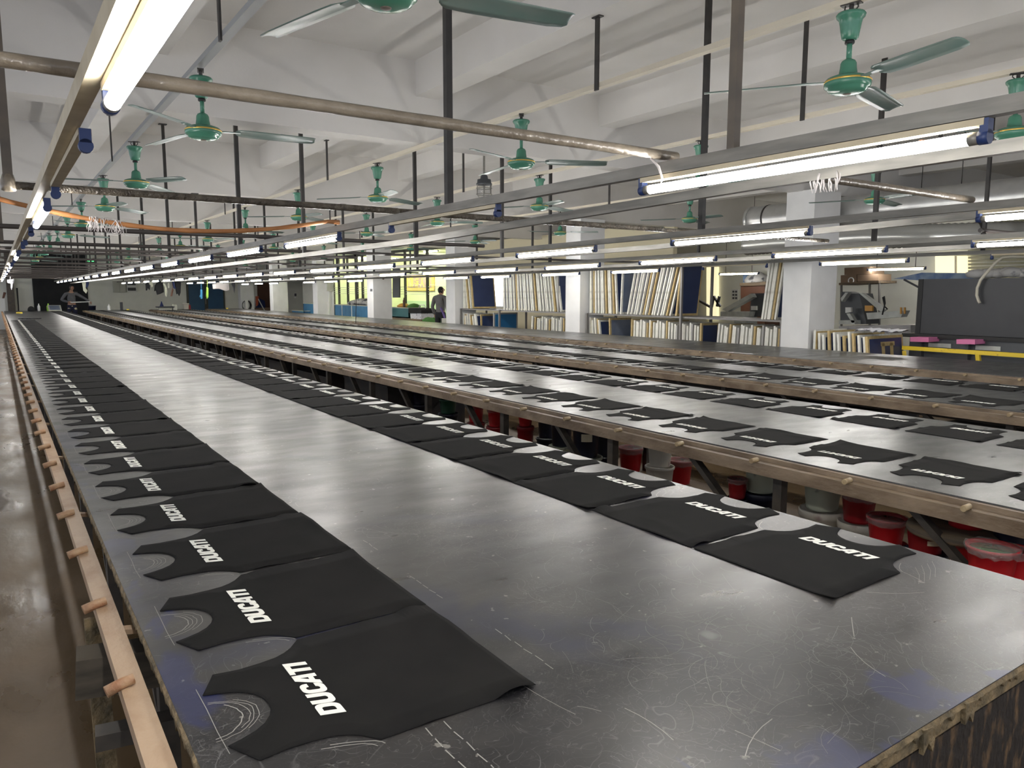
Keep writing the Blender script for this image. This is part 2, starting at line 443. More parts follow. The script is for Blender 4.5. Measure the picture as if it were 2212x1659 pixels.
# the printed word, drawn letter by letter (unit cap height, slanted 20 degrees)
def ell(cx, cy, rx, ry, a0, a1, k): return [(cx+rx*math.cos(math.radians(a0+(a1-a0)*i/k)), cy+ry*math.sin(math.radians(a0+(a1-a0)*i/k))) for i in range(k+1)]
GLY = [
    (.96, [(0,0),(0,1)] + [(.50,1)] + ell(.62,.66,.30,.34,80,0,5) + ell(.62,.34,.30,.34,0,-80,5) + [(.50,0)], [[(.30,.24),(.30,.76),(.52,.76)] + ell(.54,.62,.10,.13,80,0,3) + ell(.54,.38,.10,.13,0,-80,3) + [(.52,.24)]]),
    (.98, [(0,1),(0,.32)] + ell(.30,.28,.30,.28,180,270,4) + [(.60,0)] + ell(.62,.28,.30,.28,270,360,4) + [(.92,1),(.62,1),(.62,.33)] + ell(.46,.33,.16,.10,0,-180,5) + [(.30,1)], []),
    (.92, [(.90,.36),(.60,.36)] + ell(.45,.33,.15,.11,0,-180,5) + [(.30,.67)] + ell(.45,.68,.15,.11,180,0,5) + [(.60,.64),(.90,.64)] + ell(.60,.70,.30,.30,5,90,4) + ell(.30,.70,.30,.30,90,180,4) + ell(.30,.30,.30,.30,180,270,4) + ell(.60,.30,.30,.30,270,355,4), []),
    (1.02, [(-.10,0),(.34,1),(.86,1),(.94,0),(.64,0),(.63,.17),(.30,.17),(.23,0)], [[(.39,.38),(.61,.38),(.59,.74)]]),
    (.80, [(.25,0),(.25,.76),(-.02,.76),(-.02,1),(.84,1),(.84,.76),(.55,.76),(.55,0)], []),
    (.34, [(.06,0),(.06,1),(.37,1),(.37,0)], []),
]
def word_mb(h, x0, x1, y, z):
    mb = MB(); tot = sum(g[0] for g in GLY); sx = (x1-x0-.34*h)/(tot); cx = x0
    for adv, o, holes in GLY:
        f = lambda p: (cx + p[0]*sx + p[1]*h*.34, y + p[1]*h)
        mb.prism([f(p) for p in o], z, z+.0006, holes=[[f(p) for p in q] for q in holes])
        cx += adv*sx
    return mb
def bare_word(mb, z):
    return mb
PANELS = [panel_mesh(i, .011, 3) for i in range(4)]
PLAIN = panel_mesh(9, .004, 1)
WORD = word_mb(.0455, -.118, .136, .3575, .0024).mesh('lettering', MT['ink'])
def strip_low(mb): return mb
shirts = []     # (distance, x, y, rz, scale, row label, index, group)
def row(xhem, y0, pitch, n, rz, sc, text, group, tname):
    for k in range(n):
        y = y0 + pitch*k
        shirts.append((math.hypot(xhem, y)/sc, xhem, y, rz, sc, text % nth(k), k, group))
row(.860, 1.402, .4890, 49, PI/2, 1.0, 'black shirt panel lettered in white, %s from near end, left row of nearest table', 'panels in the left row of the nearest table', 't1')
row(1.752, 1.318, .4905, 72, -PI/2, 1.0, 'black shirt panel lettered in white, %s from near end, right row of nearest table', 'panels in the right row of the nearest table', 't1')
row(3.71, 1.130, .4765, 74, PI/2, .85, 'black shirt panel lettered in white, %s from near end, left row of second table', 'panels in the left row of the second table', 't2')
row(4.30, 1.075, .4830, 73, -PI/2, .85, 'black shirt panel lettered in white, %s from near end, right row of second table', 'panels in the right row of the second table', 't2')
row(6.21, 1.100, .4800, 73, PI/2, .88, 'black shirt panel lettered in white, %s from near end, left row of third table', 'panels in the left row of the third table', 't3')
row(6.74, 1.430, .4850, 72, -PI/2, .86, 'black shirt panel lettered in white, %s from near end, right row of third table', 'panels in the right row of the third table', 't3')
shirts.sort(key=lambda s: s[0])
for i, (d, x, y, rz, sc, lab, k, grp) in enumerate(shirts[:298]):
    me = PANELS[(k*7 + int(x*10)) % 4] if d < 9 else PLAIN
    o = bpy.data.objects.new('shirt_panel', me); C.objects.link(o)
    jr = (R.random()-.5)*.02
    o.location = (x + (R.random()-.5)*.008, y + (R.random()-.5)*.010, TZ + .0004); o.rotation_euler.z = rz + jr; o.scale = (sc*(.986 + (R.random()-.5)*.012), sc, 1)
    tag(o, lab, 'shirt panel', grp)
    wd = bpy.data.objects.new('lettering', WORD); C.objects.link(wd); wd.parent = o
rest = MB()
lo = [(a, b) for a, b in OUT]
for (d, x, y, rz, sc, lab, k, grp) in shirts[298:]:
    c_, s_ = math.cos(rz), math.sin(rz)
    tr = lambda a, b, h: (x + (a*c_ - b*s_)*sc, y + (a*s_ + b*c_)*sc, TZ + .0004 + h)
    rest.prism(lo, 0, .002, fn=tr)
    rest.add([tr(-.118,.358,.0027), tr(.120,.358,.0027), tr(.136,.403,.0027), tr(-.102,.403,.0027)], [(0,1,2,3)], 1)
tag(rest.build('shirt_panels', [MT['cloth'], MT['ink']]), 'black shirt panels merging into dark strips at the far ends of the tables', 'shirt panels', kind='stuff')

# chalk outlines left on the nearest table round the panels
ch = MB(); rc = random.Random(3)
def ribbon(pts, wd):
    for p, q in zip(pts[:-1], pts[1:]):
        p, q = Vector((*p, TZ+.0004)), Vector((*q, TZ+.0004)); d = q-p
        if d.length < 1e-5: continue
        s = Vector((-d.y, d.x, 0)).normalized()*wd/2
        ch.add([p-s, q-s, q+s, p+s], [(0,1,2,3)])
def wob(pts, a): return [(x+(rc.random()-.5)*a, y+(rc.random()-.5)*a) for x, y in pts]
for k in range(16):
    cy = 1.402 + .489*k
    for j in range(4 if k < 6 else 2):
        rx, ry = .060+.010*j+rc.random()*.006, .062+.005*j
        arc = [(.272 + rx*math.cos(t*PI/18), cy + ry*math.sin(t*PI/18)) for t in range(-9 if j % 2 == 0 else -5, 9 if j % 3 else 6)]
        ribbon(wob(arc, .003), .0014 if j else .0022)
    ribbon(wob([(.282, cy-.12), (.280, cy-.04), (.281, cy+.05), (.281, cy+.14)], .002), .0014)
    s = [(.30 + .02*i, cy-.262+.02*math.sin(i*.55+.4)) for i in range(10)]
    if k < 5: ribbon(wob([(.505 - .006*i*i*.9, cy-.245+.012*i) for i in range(5)], .002), .0018)
    s2 = [(.52-.004*i**1.7, cy-.244+.0085*i) for i in range(7)]
    if k < 8: ribbon(wob(s2, .002), .0020)
for k in range(10):
    cy = 1.318 + .4905*k
    ribbon(wob([(2.10+.006*i*i*.7, cy-.25+.013*i) for i in range(5)], .002), .0018)
for j in range(4):
    x = 2.10 + .03*j; ribbon(wob([(x-.05, 1.005), (x+.02, 1.04), (x+.07, 1.075)], .004), .0009)
for j in range(15):   # straight knife and chalk strokes by the near end
    x, y, a, l = .5 + rc.random()*1.7, .72 + rc.random()*.42, rc.random()*PI, .04 + rc.random()*.13
    bend = (rc.random()-.5)*.6
    ribbon([(x + l*t*math.cos(a+bend*t), y + l*t*math.sin(a+bend*t)) for t in (0,.25,.5,.75,1)], .0008+rc.random()*.0012)
fs_ = MB(); keep = ch; ch = fs_
for j in range(420):
    cx_, cy_ = rc.choice(((1.25,1.05),(1.45,.98),(1.65,1.0),(1.1,1.2),(1.9,.95),(1.35,.80),(1.5,1.5),(1.2,2.0),(2.1,.85)))
    x, y = cx_ + rc.gauss(0,.16), cy_ + rc.gauss(0,.13)
    a, l, bend = rc.random()*PI*2, .03 + rc.random()*.10, (rc.random()-.5)*2.4
    q = [(x + l*t*math.cos(a+bend*t), y + l*t*math.sin(a+bend*t)) for t in (0,.2,.4,.6,.8,1)]
    if all(.95 < p_[0] < 1.72 or (p_[1] < 1.02 and .95 < p_[0] < 2.28) for p_ in q) and all(p_[1] > .68 for p_ in q): ribbon(q, .0005+rc.random()*.0007)
ch = keep
o_ = fs_.build('knife_scratches', MT['scratch'], T1); o_['kind'] = 'stuff'; o_['label'] = 'fine grey curling knife scratches'
for x, y0, y1 in ((.93, 1.20, 1.42), (.915, 1.66, 1.84), (.93, 2.1, 2.2), (.60, .93, 1.16), (.64, .93, 1.14)):
    yy = y0
    while yy < y1: ribbon([(x+(rc.random()-.5)*.004, yy), (x+(rc.random()-.5)*.004, yy+.03)], .0022); yy += .04
ob = ch.build('chalk_marks', MT['chalk'], T1); ob['kind'] = 'stuff'; ob['label'] = 'white chalk outlines and knife scratches'

# ------------------------------------------------------------------ light rails, lamps, hangers
def rail_z(pts):
    def f(y):
        for (a, za), (b, zb) in zip(pts[:-1], pts[1:]):
            if y <= b: return za + (zb-za)*(y-a)/(b-a)
        return pts[-1][1]
    return f
RZ = {'R1': rail_z([(-1,.39),(40,.37)]), 'R2': rail_z([(-1,.392),(40,.345)]), 'R3': rail_z([(-1,.405),(2,.395),(9,.340),(40,.335)]),
      'R4': rail_z([(-1,.405),(2.6,.39),(9,.342),(40,.335)]), 'R5': rail_z([(-1,.40),(5,.388),(13.5,.335),(40,.33)])}
def channel(x, zf, y0, y1, off, label, wd=.036, ht=.042, mat='steel', group='light rails above the tables'):
    mb = MB(); y = y0
    while y < y1 - .01:
        q = min(y+3.0, y1); mb.bar((x, y, EYE+zf(y)+off), (x, q, EYE+zf(q)+off), wd, ht); y = q
    # open slot under the channel
    y = y0
    o = mb.build('light_rail', MT[mat]); return tag(o, label, 'rail', group)
channel(.195, RZ['R1'], -1, 36.5, .060, 'steel light rail furthest left, over the left edge of the nearest table', mat='cream')
channel(2.05, RZ['R2'], -1, 36.5, .060, 'steel light rail over the right edge of the nearest table')
channel(4.36, RZ['R3'], -1, 36.5, .060, 'steel light rail over the right edge of the second table')
channel(6.65, RZ['R4'], -1, 36.5, .060, 'steel light rail over the right edge of the third table')
channel(9.27, RZ['R5'], -1, 36.5, .060, 'steel light rail over the right edge of the bare grey table')
R2b = rail_z([(-1,.455),(1.1,.445),(2.5,.42),(5,.365),(8,.355),(40,.32)])
channel(2.62, R2b, -1, 36.5, .012, 'grey lampless steel rail above the aisle beside the nearest table')
channel(5.02, rail_z([(-1,.49),(2,.475),(4.4,.415),(9,.37),(40,.34)]), -1, 36.5, 0, 'grey lampless steel rail above the aisle left of the third table')
channel(7.50, rail_z([(-1,.45),(2.6,.43),(9,.37),(40,.34)]), -1, 36.5, 0, 'grey lampless steel rail above the aisle left of the bare table')

def over(x, y):
    for b in (-1.25, 1.05, 3.60, 6.00, 8.45, 12.6):
        if b-.03 < x < b+.29: return 3.54
    for c in COL_Y:
        if c+.18 < y < c+.48: return 3.09
    return CEIL
def make_lamp(on):
    t = thing('fluorescent_lamp', 'x', 'lamp')
    L_ = .60
    b = MB().box(-.016, .016, -L_, L_, .020, .037)
    b.build('batten', MT['cream'], t)
    for s in (-1, 1):
        h = MB().box(-.014, .014, s*L_-.010, s*L_+.010, .000, .036)
        h.tube([(0, s*(L_+.010), -.008), (0, s*(L_-.014), -.008)], .018, 14)
        h.build('lamp_holder', MT['blue'], t)
    if on is not None:
        MB().tube([(0, -L_+.015, -.008), (0, L_-.015, -.008)], .0155, 14).build('tube', MT['lit' if on else 'unlit'], t)
        if on:
            for s in (-1, 1): MB().tube([(0, s*(L_-.014), -.008), (0, s*(L_-.038), -.008)], .0165, 14).build('end_cap', MT['steel'], t)
    return t
lampA, lampB = make_lamp(True), make_lamp(None)
used = {True: False, False: False}
def lamp(x, ymid, zf, on, label, group):
    src = lampA if on else lampB
    z = EYE + zf(ymid)
    if not used[on]:
        used[on] = True; o = src; o.location = (x, ymid, z); o['label'] = label; o['group'] = group
    else: o = dup(src, (x, ymid, z), 0, label, group)
    o.rotation_euler.x = math.atan2(zf(ymid+.5)-zf(ymid-.5), 1.0)
    return o
LAMPS = {
 'R1': (.195+.028, [(.0,1),(1.20,1),(2.92,0),(4.70,1),(6.6,0),(8.4,0),(10.2,1),(12.2,0),(14.2,1),(16.4,1),(19.2,1),(21.5,1),(24,1),(27,1),(30,1),(33,1)], 'leftmost light rail'),
 'R2': (2.05, [(-.55,1),(1.52,1),(3.72,0),(5.78,1),(7.70,1),(9.62,1),(11.52,1),(13.45,1),(15.35,1),(17.22,1),(19.10,1),(21.0,1),(22.95,1),(24.8,1),(26.7,1),(28.6,1),(30.5,1),(32.4,1),(34.3,1)], 'second light rail from the left'),
 'R3': (4.36, [(-.5,1),(1.36,1),(3.57,1),(5.68,1),(7.74,1),(9.72,1),(11.72,1),(13.72,1),(15.65,1),(17.55,1),(19.40,1),(21.30,1),(23.17,1),(25.10,1),(27.03,1),(28.81,1),(30.86,1),(32.64,1),(34.5,1)], 'third light rail from the left'),
 'R4': (6.65, [(.3,1),(2.42,1),(4.35,1),(6.30,1),(8.26,1),(10.19,1),(12.09,1),(14.02,1),(15.95,1),(17.88,1),(19.82,1),(21.74,1),(23.67,1),(25.56,1),(27.55,1),(29.40,1),(31.30,1),(33.21,1)], 'fourth light rail from the left'),
 'R5': (9.27, [(1.3,1),(3.4,0),(5.54,1),(7.6,0),(9.75,1),(11.86,1),(14.22,1),(15.98,1),(22.20,1),(24.26,1),(26.39,1),(30.54,1),(32.61,1),(34.7,1)], 'light rail above the bare grey table'),
}
for key, (x, L, txt) in LAMPS.items():
    vis = 0; hid = 0
    for y, on in L:
        lamp(x, y, RZ[key], bool(on), ('lit tube lamp, %s lit one from near end, %s' % (nth(vis), txt)) if on else ('empty cream batten without tube, %s from near end, %s' % (nth(hid), txt)), 'tube lamps on the ' + txt)
        if on: vis += 1
        else: hid += 1
for x, y, z, lab in ((15.2, 8.35, .47, 'lit tube lamp hung low over the press beside the cardboard boxes'), (15.2, 12.3, .45, 'lit tube lamp beyond the tall navy screen, over the far press')):
    o = lamp(x, y, lambda q, z=z: z, True, lab, 'tube lamps over the presses')
    for q in (-.4, .4): MB().tube([(x, y+q, EYE+z+.03), (x, y+q, over(x, y+q))], .006, 6).build('hanging_wire', MT['black'], o)

# hanger poles down from the ceiling to the rails
def pole(x, y, zb, lab, grp, wd=.04, mat='black'):
    zt = over(x, y)
    t = thing('hanger_pole', lab, 'pole', (x, y, zb), grp)
    MB().box(x-wd/2, x+wd/2, y-wd/2, y+wd/2, zb, zt-.008).build('rod', MT[mat], t)
    MB().box(x-.05, x+.05, y-.04, y+.04, zt-.010, zt).build('ceiling_plate', MT[mat], t)
POLES = {'R2': (2.05+.0, [1.70,3.60,7.80,11.5,13.65,16.4,18.6,20.8,23.0,25.2,27.4,29.6,31.8,34.0], 'second light rail from the left'),
         'R3': (4.36, [3.88,8.50,12.85,14.8,17.0,19.2,21.4,23.6,25.8,28.0,30.2,32.4,34.6], 'third light rail from the left'),
         'R4': (6.65, [3.87,8.75,12.9,14.9,17.0,19.2,21.4,23.6,25.8,28.0,30.2,32.4,34.6], 'fourth light rail from the left'),
         'R5': (9.27, [4.10,8.3,12.8,15.0,18.4,21.6,24.8,28.0,31.2,34.4], 'light rail above the bare grey table')}
for x, L, txt in ((2.62, [7.57,12.45,17.8,23.0,28.2,33.6], 'lampless rail beside nearest table'), (5.02, [7.55,12.5,17.8,23.0,28.2,33.6], 'lampless rail left of third table')):
    for i, y in enumerate(L): pole(x, y, EYE + (.382 if y < 9 else .37), 'dark hanger pole, %s from near end, %s' % (nth(i), txt), 'hanger poles of the ' + txt, wd=.034)
for key, (x, L, txt) in POLES.items():
    for i, y in enumerate(L):
        pole(x, y, EYE + RZ[key](y) + .081, 'dark hanger pole, %s from near end, %s' % (nth(i), txt), 'hanger poles of the ' + txt, mat='brownpole' if (key == 'R2' and i == 0) else 'black', wd=.03 if (key == 'R2' and i == 0) else .036)
for i, y in enumerate((4.33, 9.3, 13.7, 18.0, 22.0, 26.0, 30.0, 34.0)):
    pole(.085, y, EYE + .50, 'brown hanger pole at far left, %s from near end, ending at crossbar' % nth(i), 'hanger poles on the far left', mat='brownpole')

# crossbars lying over the rails
CZ = EYE + .497
def crossbar(x0, x1, y, r, mat, lab, z=CZ, dz=0, wrap=True):
    mb = MB(); k = max(8, int((x1-x0)/.10)); rr = random.Random(int(y*31+x0*7))
    pts = [(x0+(x1-x0)*i/k, y, z + dz*math.sin(PI*i/k)) for i in range(k+1)]
    mb.tube(pts, [r*(1+(rr.random()-.5)*(.08 if wrap else .02)) for _ in pts], 12, 0)
    return tag(mb.build('crossbar', MT[mat]), lab, 'crossbar', 'crossbars over the light rails')
crossbar(-.6, 2.12, 2.02, .0175, 'wrap', 'taupe plastic-wrapped crossbar nearest the camera, over the nearest table')
crossbar(2.60, 4.40, 2.02, .0175, 'wrap', 'taupe plastic-wrapped crossbar nearest the camera, over the second table')
b = crossbar(.085, 2.10, 4.33, .019, 'wrapdark', 'dark film-wrapped crossbar with a taped elbow at its left end')
MB().lathe([(.018,-.03),(.030,-.025),(.034,0),(.028,.03),(.022,.05)], 12, (.085, 4.33, CZ)).build('taped_elbow', MT['wrap'], b)
crossbar(2.12, 4.45, 4.36, .020, 'wrapdark', 'dark shiny film-wrapped crossbar over the second table')
crossbar(4.30, 6.75, 4.40, .018, 'wrapdark', 'film-wrapped crossbar over the third table, left of the near white column')
crossbar(6.60, 9.35, 2.95, .018, 'darkpipe', 'dark crossbar over the bare grey table, nearest the camera', wrap=False)
cb = [7.05, 9.30, 10.55, 11.5, 13.7, 15.8, 18.0, 20.0, 22.0, 24.0, 26.0, 28.0, 30.0, 32.0, 34.0]
for i, y in enumerate(cb):
    crossbar(-.6, 4.45, y, .019, 'darkpipe', 'dark crossbar across the left two tables, %s beyond the film-wrapped one' % nth(i), wrap=False)
for i, y in enumerate((9.4, 13.7, 18.0, 22.0, 26.0, 30.0)):
    crossbar(4.30, 9.30, y, .017, 'darkpipe', 'dark crossbar across the right two tables, %s beyond the film-wrapped one' % nth(i), wrap=False)
bp = MB(); pts = []
for i in range(25):
    t = i/24; x = .02 + 2.10*t; pts.append((x, 5.30 + .05*t, EYE + .535 - .125*math.sin(PI*min(1, t*1.05))**.9 - .03*t))
bp.tube(pts, [.014 + (.003 if i % 4 == 0 else 0) for i in range(25)], 10)
bo = tag(bp.build('bamboo_pole', MT['bamboo']), 'orange sagging bamboo pole laid across the two left light rails', 'pole')
bp2 = MB().tube([(2.62+.12*i, 1.38, EYE + .50 + .012*i) for i in range(13)], .013, 10)
tag(bp2.build('bamboo_pole', MT['bamboo']), 'short orange bamboo pole at the right, above the second table', 'pole')
tf = MB(); rr = random.Random(5)
for i in range(46):
    x = .50 + rr.random()*.20; z = EYE + .535 - .125*math.sin(PI*(x-.02)/2.10*1.05)**.9 - .01
    p = Vector((x, 5.31+(rr.random()-.5)*.04, z+.02)); pts = [p]
    for j in range(4): p = p + Vector(((rr.random()-.5)*.03, (rr.random()-.5)*.02, -.012-rr.random()*.016)); pts.append(p)
    tf.tube(pts, [.0035, .003, .0025, .002, .0012], 5)
MT['film'] = mk('clear_film', (.75,.70,.68), .2, alpha=.55)
tag(tf.build('torn_film', MT['film']), 'tuft of torn clear plastic film caught on the orange bamboo pole', 'plastic film', kind='stuff')
tf = MB()
for i in range(16):
    p = Vector((2.60+rr.random()*.02, 1.66+rr.random()*.14, EYE+.445)); pts = [p]
    for j in range(5): p = p + Vector(((rr.random()-.5)*.012, (rr.random()-.6)*.016, -.014)); pts.append(p)
    tf.tube(pts, [.004,.004,.003,.003,.002,.001], 5)
tag(tf.build('torn_film', MT['film']), 'torn clear plastic film hanging under the lampless rail at the right', 'plastic film', kind='stuff')
tw = MB().tube([(1.99,2.02,CZ-.018),(2.0,1.99,CZ-.05),(2.015,1.985,CZ-.09),(2.0,1.98,CZ-.12)], [.004,.005,.004,.002], 6)
tag(tw.build('plastic_tie', MT['film']), 'loose clear plastic tie hanging off the end of the taupe crossbar', 'plastic film')

# ------------------------------------------------------------------ ceiling fans on their rails
for x, mat, lab in ((1.20, 'greyrail', 'grey fan rail under the ceiling beams, furthest left'), (3.69, 'creamrail', 'cream fan rail under the ceiling beams, second from the left'),
                    (5.74, 'creamrail', 'cream fan rail under the ceiling beams, third from the left'), (8.55, 'creamrail', 'cream fan rail under the ceiling beams, furthest right')):
    mb = MB().box(x-.022, x+.022, -1, 38.6, 3.055, 3.089)
    mb.box(x+.022, x+.03, -1, 38.6, 3.055, 3.060)
    tag(mb.build('fan_rail', MT[mat]), lab, 'rail', 'fan rails')
    k = 0
    for y in (4.70 if x < 2 else 4.02 if 5 < x < 6 else 4.28, 9.6, 14.9, 20.0, 25.2, 30.5):
        zt = over(x, y)
        t = thing('rail_hanger', 'short dark strap, %s from near end, holding the %s' % (nth(k), 'grey leftmost fan rail' if x < 2 else 'cream fan rail second from left' if x < 4 else 'cream fan rail third from left' if x < 6 else 'rightmost cream fan rail'), 'hanger', (x, y, 3.04), 'straps holding the fan rails')
        MB().box(x-.035, x-.022, y-.02, y+.02, 3.035, zt-.006).build('strap', MT['black'], t)
        MB().box(x-.05, x-.005, y-.04, y+.04, zt-.008, zt).build('ceiling_plate', MT['black'], t)
        k += 1
def make_fan():
    t = thing('ceiling_fan', 'x', 'fan')
    mb = MB().tube([(0,0,.440),(0,0,.40)], .012, 8); mb.box(-.02, .02, -.05, .05, .430, .436)
    for s in (-1, 1): mb.tube([(0, s*.03, .435), (0, s*.034, .415), (0, s*.01, .392)], .004, 6)
    mb.build('hanging_hook', MT['black'], t)
    MB().lathe([(.012,.385),(.066,.390),(.072,.382),(.069,.370),(.057,.358),(.052,.335),(.046,.297),(.041,.270),(.034,.262),(.014,.258)], 24).build('canopy', MT['fan'], t)
    MB().lathe([(.021,.258),(.024,.252),(.024,.244),(.021,.240)], 14).build('collar', MT['rubber'], t)
    MB().tube([(0,0,.262),(0,0,.165)], .0135, 12).build('down_rod', MT['fan'], t)
    MB().lathe([(.015,.168),(.018,.166),(.032,.158),(.039,.145),(.041,.12),(.046,.088),(.047,.080)], 24).build('upper_housing', MT['fan'], t)
    MB().lathe([(.045,.088),(.075,.082),(.102,.072),(.112,.060),(.114,.045),(.112,.030),(.104,.024),(.098,.020),(.093,.010),(.078,.002),(.044,-.004),(.016,-.005)], 32).build('motor_housing', MT['fan'], t)
    MB().lathe([(.1125,.060),(.1155,.058),(.1155,.052),(.1140,.050)], 32, caps=False).build('gold_band', MT['gold'], t)
    MB().lathe([(.020,-.0045),(.019,-.008),(.008,-.0085)], 16).build('bottom_cap', MT['carton' if 'carton' in MT else 'brownpole'], t)
    for k in range(3):
        a = 2*PI*k/3
        mb = MB(); mb.bar((.10,0,.055), (.23,0,.055), .034, .005)
        secs = [(.20,-.030,.026),(.215,-.046,.044),(.235,-.056,.056),(.32,-.058,.062),(.50,-.056,.060),(.64,-.054,.057),(.70,-.052,.046),(.715,-.046,.028)]
        vs, fs = [], []
        m = 6
        for (r, l, h) in secs:
            for side in (0, 1):
                for j in range(m):
                    q = l + (h-l)*j/(m-1)
                    z = .055 + q*math.sin(-.20)*1.0 + .006*(1-((2*j/(m-1))-1)**2) + (.0015 if side else -.0015) - .014*((r-.2)/.5)
                    vs.append((r, q*math.cos(.2), z))
        W_ = 2*m
        for i in range(len(secs)-1):
            for j in range(m-1):
                a0 = i*W_+j; fs.append((a0, a0+1, a0+1+W_, a0+W_)); a1 = i*W_+m+j; fs.append((a1, a1+W_, a1+1+W_, a1+1))
            for jj in (0, m-1): fs.append((i*W_+jj, i*W_+m+jj, i*W_+m+jj+W_, i*W_+jj+W_))
        for i in (0, len(secs)-1):
            for j in range(m-1): fs.append((i*W_+j, i*W_+j+1, i*W_+m+j+1, i*W_+m+j))
        mb.add(vs, fs, 0, True)
        c_, s_ = math.cos(a), math.sin(a)
        mb.v = [(x*c_-y*s_, x*s_+y*c_, z) for x, y, z in mb.v]
        mb.build('blade', MT['blade'], t)
    return t
fan0 = make_fan(); first = [True]
FANS = [(1.20, [(2.54,-13),(5.35,-12),(8.20,55),(10.75,40),(13.7,-5),(16.5,10),(19.3,33),(22.1,70),(24.9,15),(27.7,90),(30.5,25),(33.3,50)], 'leftmost fan row'),
        (3.69, [(2.34,11),(5.26,-35),(8.12,20),(10.85,35),(13.65,10),(16.5,62),(19.3,80),(22.1,25),(24.9,5),(27.7,45),(30.5,65),(33.3,12)], 'second fan row from the left'),
        (5.74, [(2.4,30),(5.15,75),(7.78,15),(10.45,80),(13.15,40),(16.0,22),(18.8,50),(21.6,5),(24.4,35),(27.2,20),(30.0,75),(32.8,45)], 'third fan row from the left'),
        (8.55, [(5.00,8),(7.85,20),(10.95,62),(13.9,35),(16.9,10),(19.9,50),(22.9,20),(25.9,75),(28.9,30),(31.9,5)], 'rightmost fan row')]
for x, L, txt in FANS:
    for i, (y, a) in enumerate(L):
        lab = 'green ceiling fan, %s from near end, %s' % (nth(i), txt)
        loc = (x, y, EYE + (.994 if x < 2 else 1.018))
        if first[0]:
            first[0] = False; o = fan0; o.location = loc; o.rotation_euler.z = math.radians(a); o['label'] = lab; o['group'] = 'green fans of the ' + txt
        else: dup(fan0, loc, math.radians(a), lab, 'green fans of the ' + txt)

# ------------------------------------------------------------------ paint buckets under the second table
def bucket_mat(name, col, dirt=(.05,.04,.035)): return mk(name, col, .38, col2=tuple(c*.6 for c in col), vs=7, vc=(.5,.9))
MT['red'] = bucket_mat('red_bucket', (.48,.012,.018)); MT['dkred'] = bucket_mat('dark_red_bucket', (.26,.010,.014))
MT['navy'] = bucket_mat('navy_bucket', (.012,.014,.030)); MT['pale'] = mk('pale_bucket', (.46,.48,.38), .5, col2=(.10,.10,.09), vs=11, vc=(.62,.70))
MT['white'] = mk('white_bucket', (.62,.58,.50), .5, col2=(.30,.16,.15), vs=8, vc=(.60,.72))
MT['green'] = bucket_mat('green_bucket', (.03,.10,.065)); MT['wrapfilm'] = mk('cling_film', (.40,.40,.38), .07, alpha=.32, bump=1.0, bs=45, spec=.9)
MT['olive'] = mk('green_paint', (.045,.10,.02), .25, col2=(.07,.13,.03), vs=9); MT['redpaint'] = mk('red_paint', (.42,.04,.02), .3)
MT['wood'] = mk('old_wood', (.24,.17,.10), .8, col2=(.10,.08,.06), vs=9, stretch=(1,.2,4)); MT['dkcrate'] = mk('dark_crate', (.020,.020,.026), .6, col2=(.045,.035,.030), vs=3); MT['oldtimber'] = mk('weathered_timber', (.045,.038,.028), .85, col2=(.09,.075,.055), vs=9, stretch=(1,.3,4)); MT['paper'] = mk('paper_label', (.70,.62,.44), .8)
def bucket(x, y, z, r, h, mat, film, label, top=None, handle=False, tape=False, group='paint buckets under the second table', tilt=None):
    t = thing('paint_bucket', label, 'bucket', (x, y, z), group)
    rb = r*.80
    MB().lathe([(rb*.2,.004),(rb,0),(rb*1.01,.01),(r*.97,h*.90),(r*1.04,h*.905),(r*1.05,h*.985),(r*1.02,h),(r*.96,h*.99),(r*.93,h*.90),(r*.90,h*.86),(r*.2,h*.86)], 24, (x, y, z)).build('body', MT[mat], t)
    if top:
        o = MB().lathe([(.002,h*.87),(r*.90,h*.872),(r*.90,h*.88),(.002,h*.89)], 24, (x, y, z)).build('paint', MT[top], t)
    if film:
        rr = random.Random(int(x*1000+y*77)); prof = []
        n = 26; vs = []; fs = []
        for i, (q, zz) in enumerate(((.05,h*1.00),(.45,h*.992),(.85,h*1.004),(1.06,h*1.012),(1.09,h*.97),(1.06,h*.86),(1.02,h*.76))):
            for j in range(n):
                a = 2*PI*j/n; k = 1 + (rr.random()-.5)*(.03 if i < 4 else .06)
                vs.append((x + r*q*k*math.cos(a), y + r*q*k*math.sin(a), z + zz + (rr.random()-.5)*(.010 if i < 5 else .014)))
        for i in range(6):
            for j in range(n): fs.append((i*n+j, i*n+(j+1)%n, (i+1)*n+(j+1)%n, (i+1)*n+j))
        MB().add(vs, fs, 0, True).build('cling_film', MT['wrapfilm'], t)
    if handle:
        pts = [(x + r*1.06*math.cos(a)*1.0, y - .02 - .03*math.sin(a), z + h*.90 - r*.85*math.sin(a)) for a in [PI*i/12 for i in range(13)]]
        MB().tube(pts, .004, 6).build('handle', MT['leg'], t)
    if tape:
        a0 = -2.6
        vs = []
        for i in range(6):
            a = a0 + .16*i
            for zz in (.40, .58): vs.append((x + (r*.93+.003)*math.cos(a), y + (r*.93+.003)*math.sin(a), z + h*zz))
        MB().add(vs, [(2*i, 2*i+2, 2*i+3, 2*i+1) for i in range(5)]).build('paper_label', MT['paper'], t)
    return t
def on_x(u, v, x): return at_x(u, v, x)
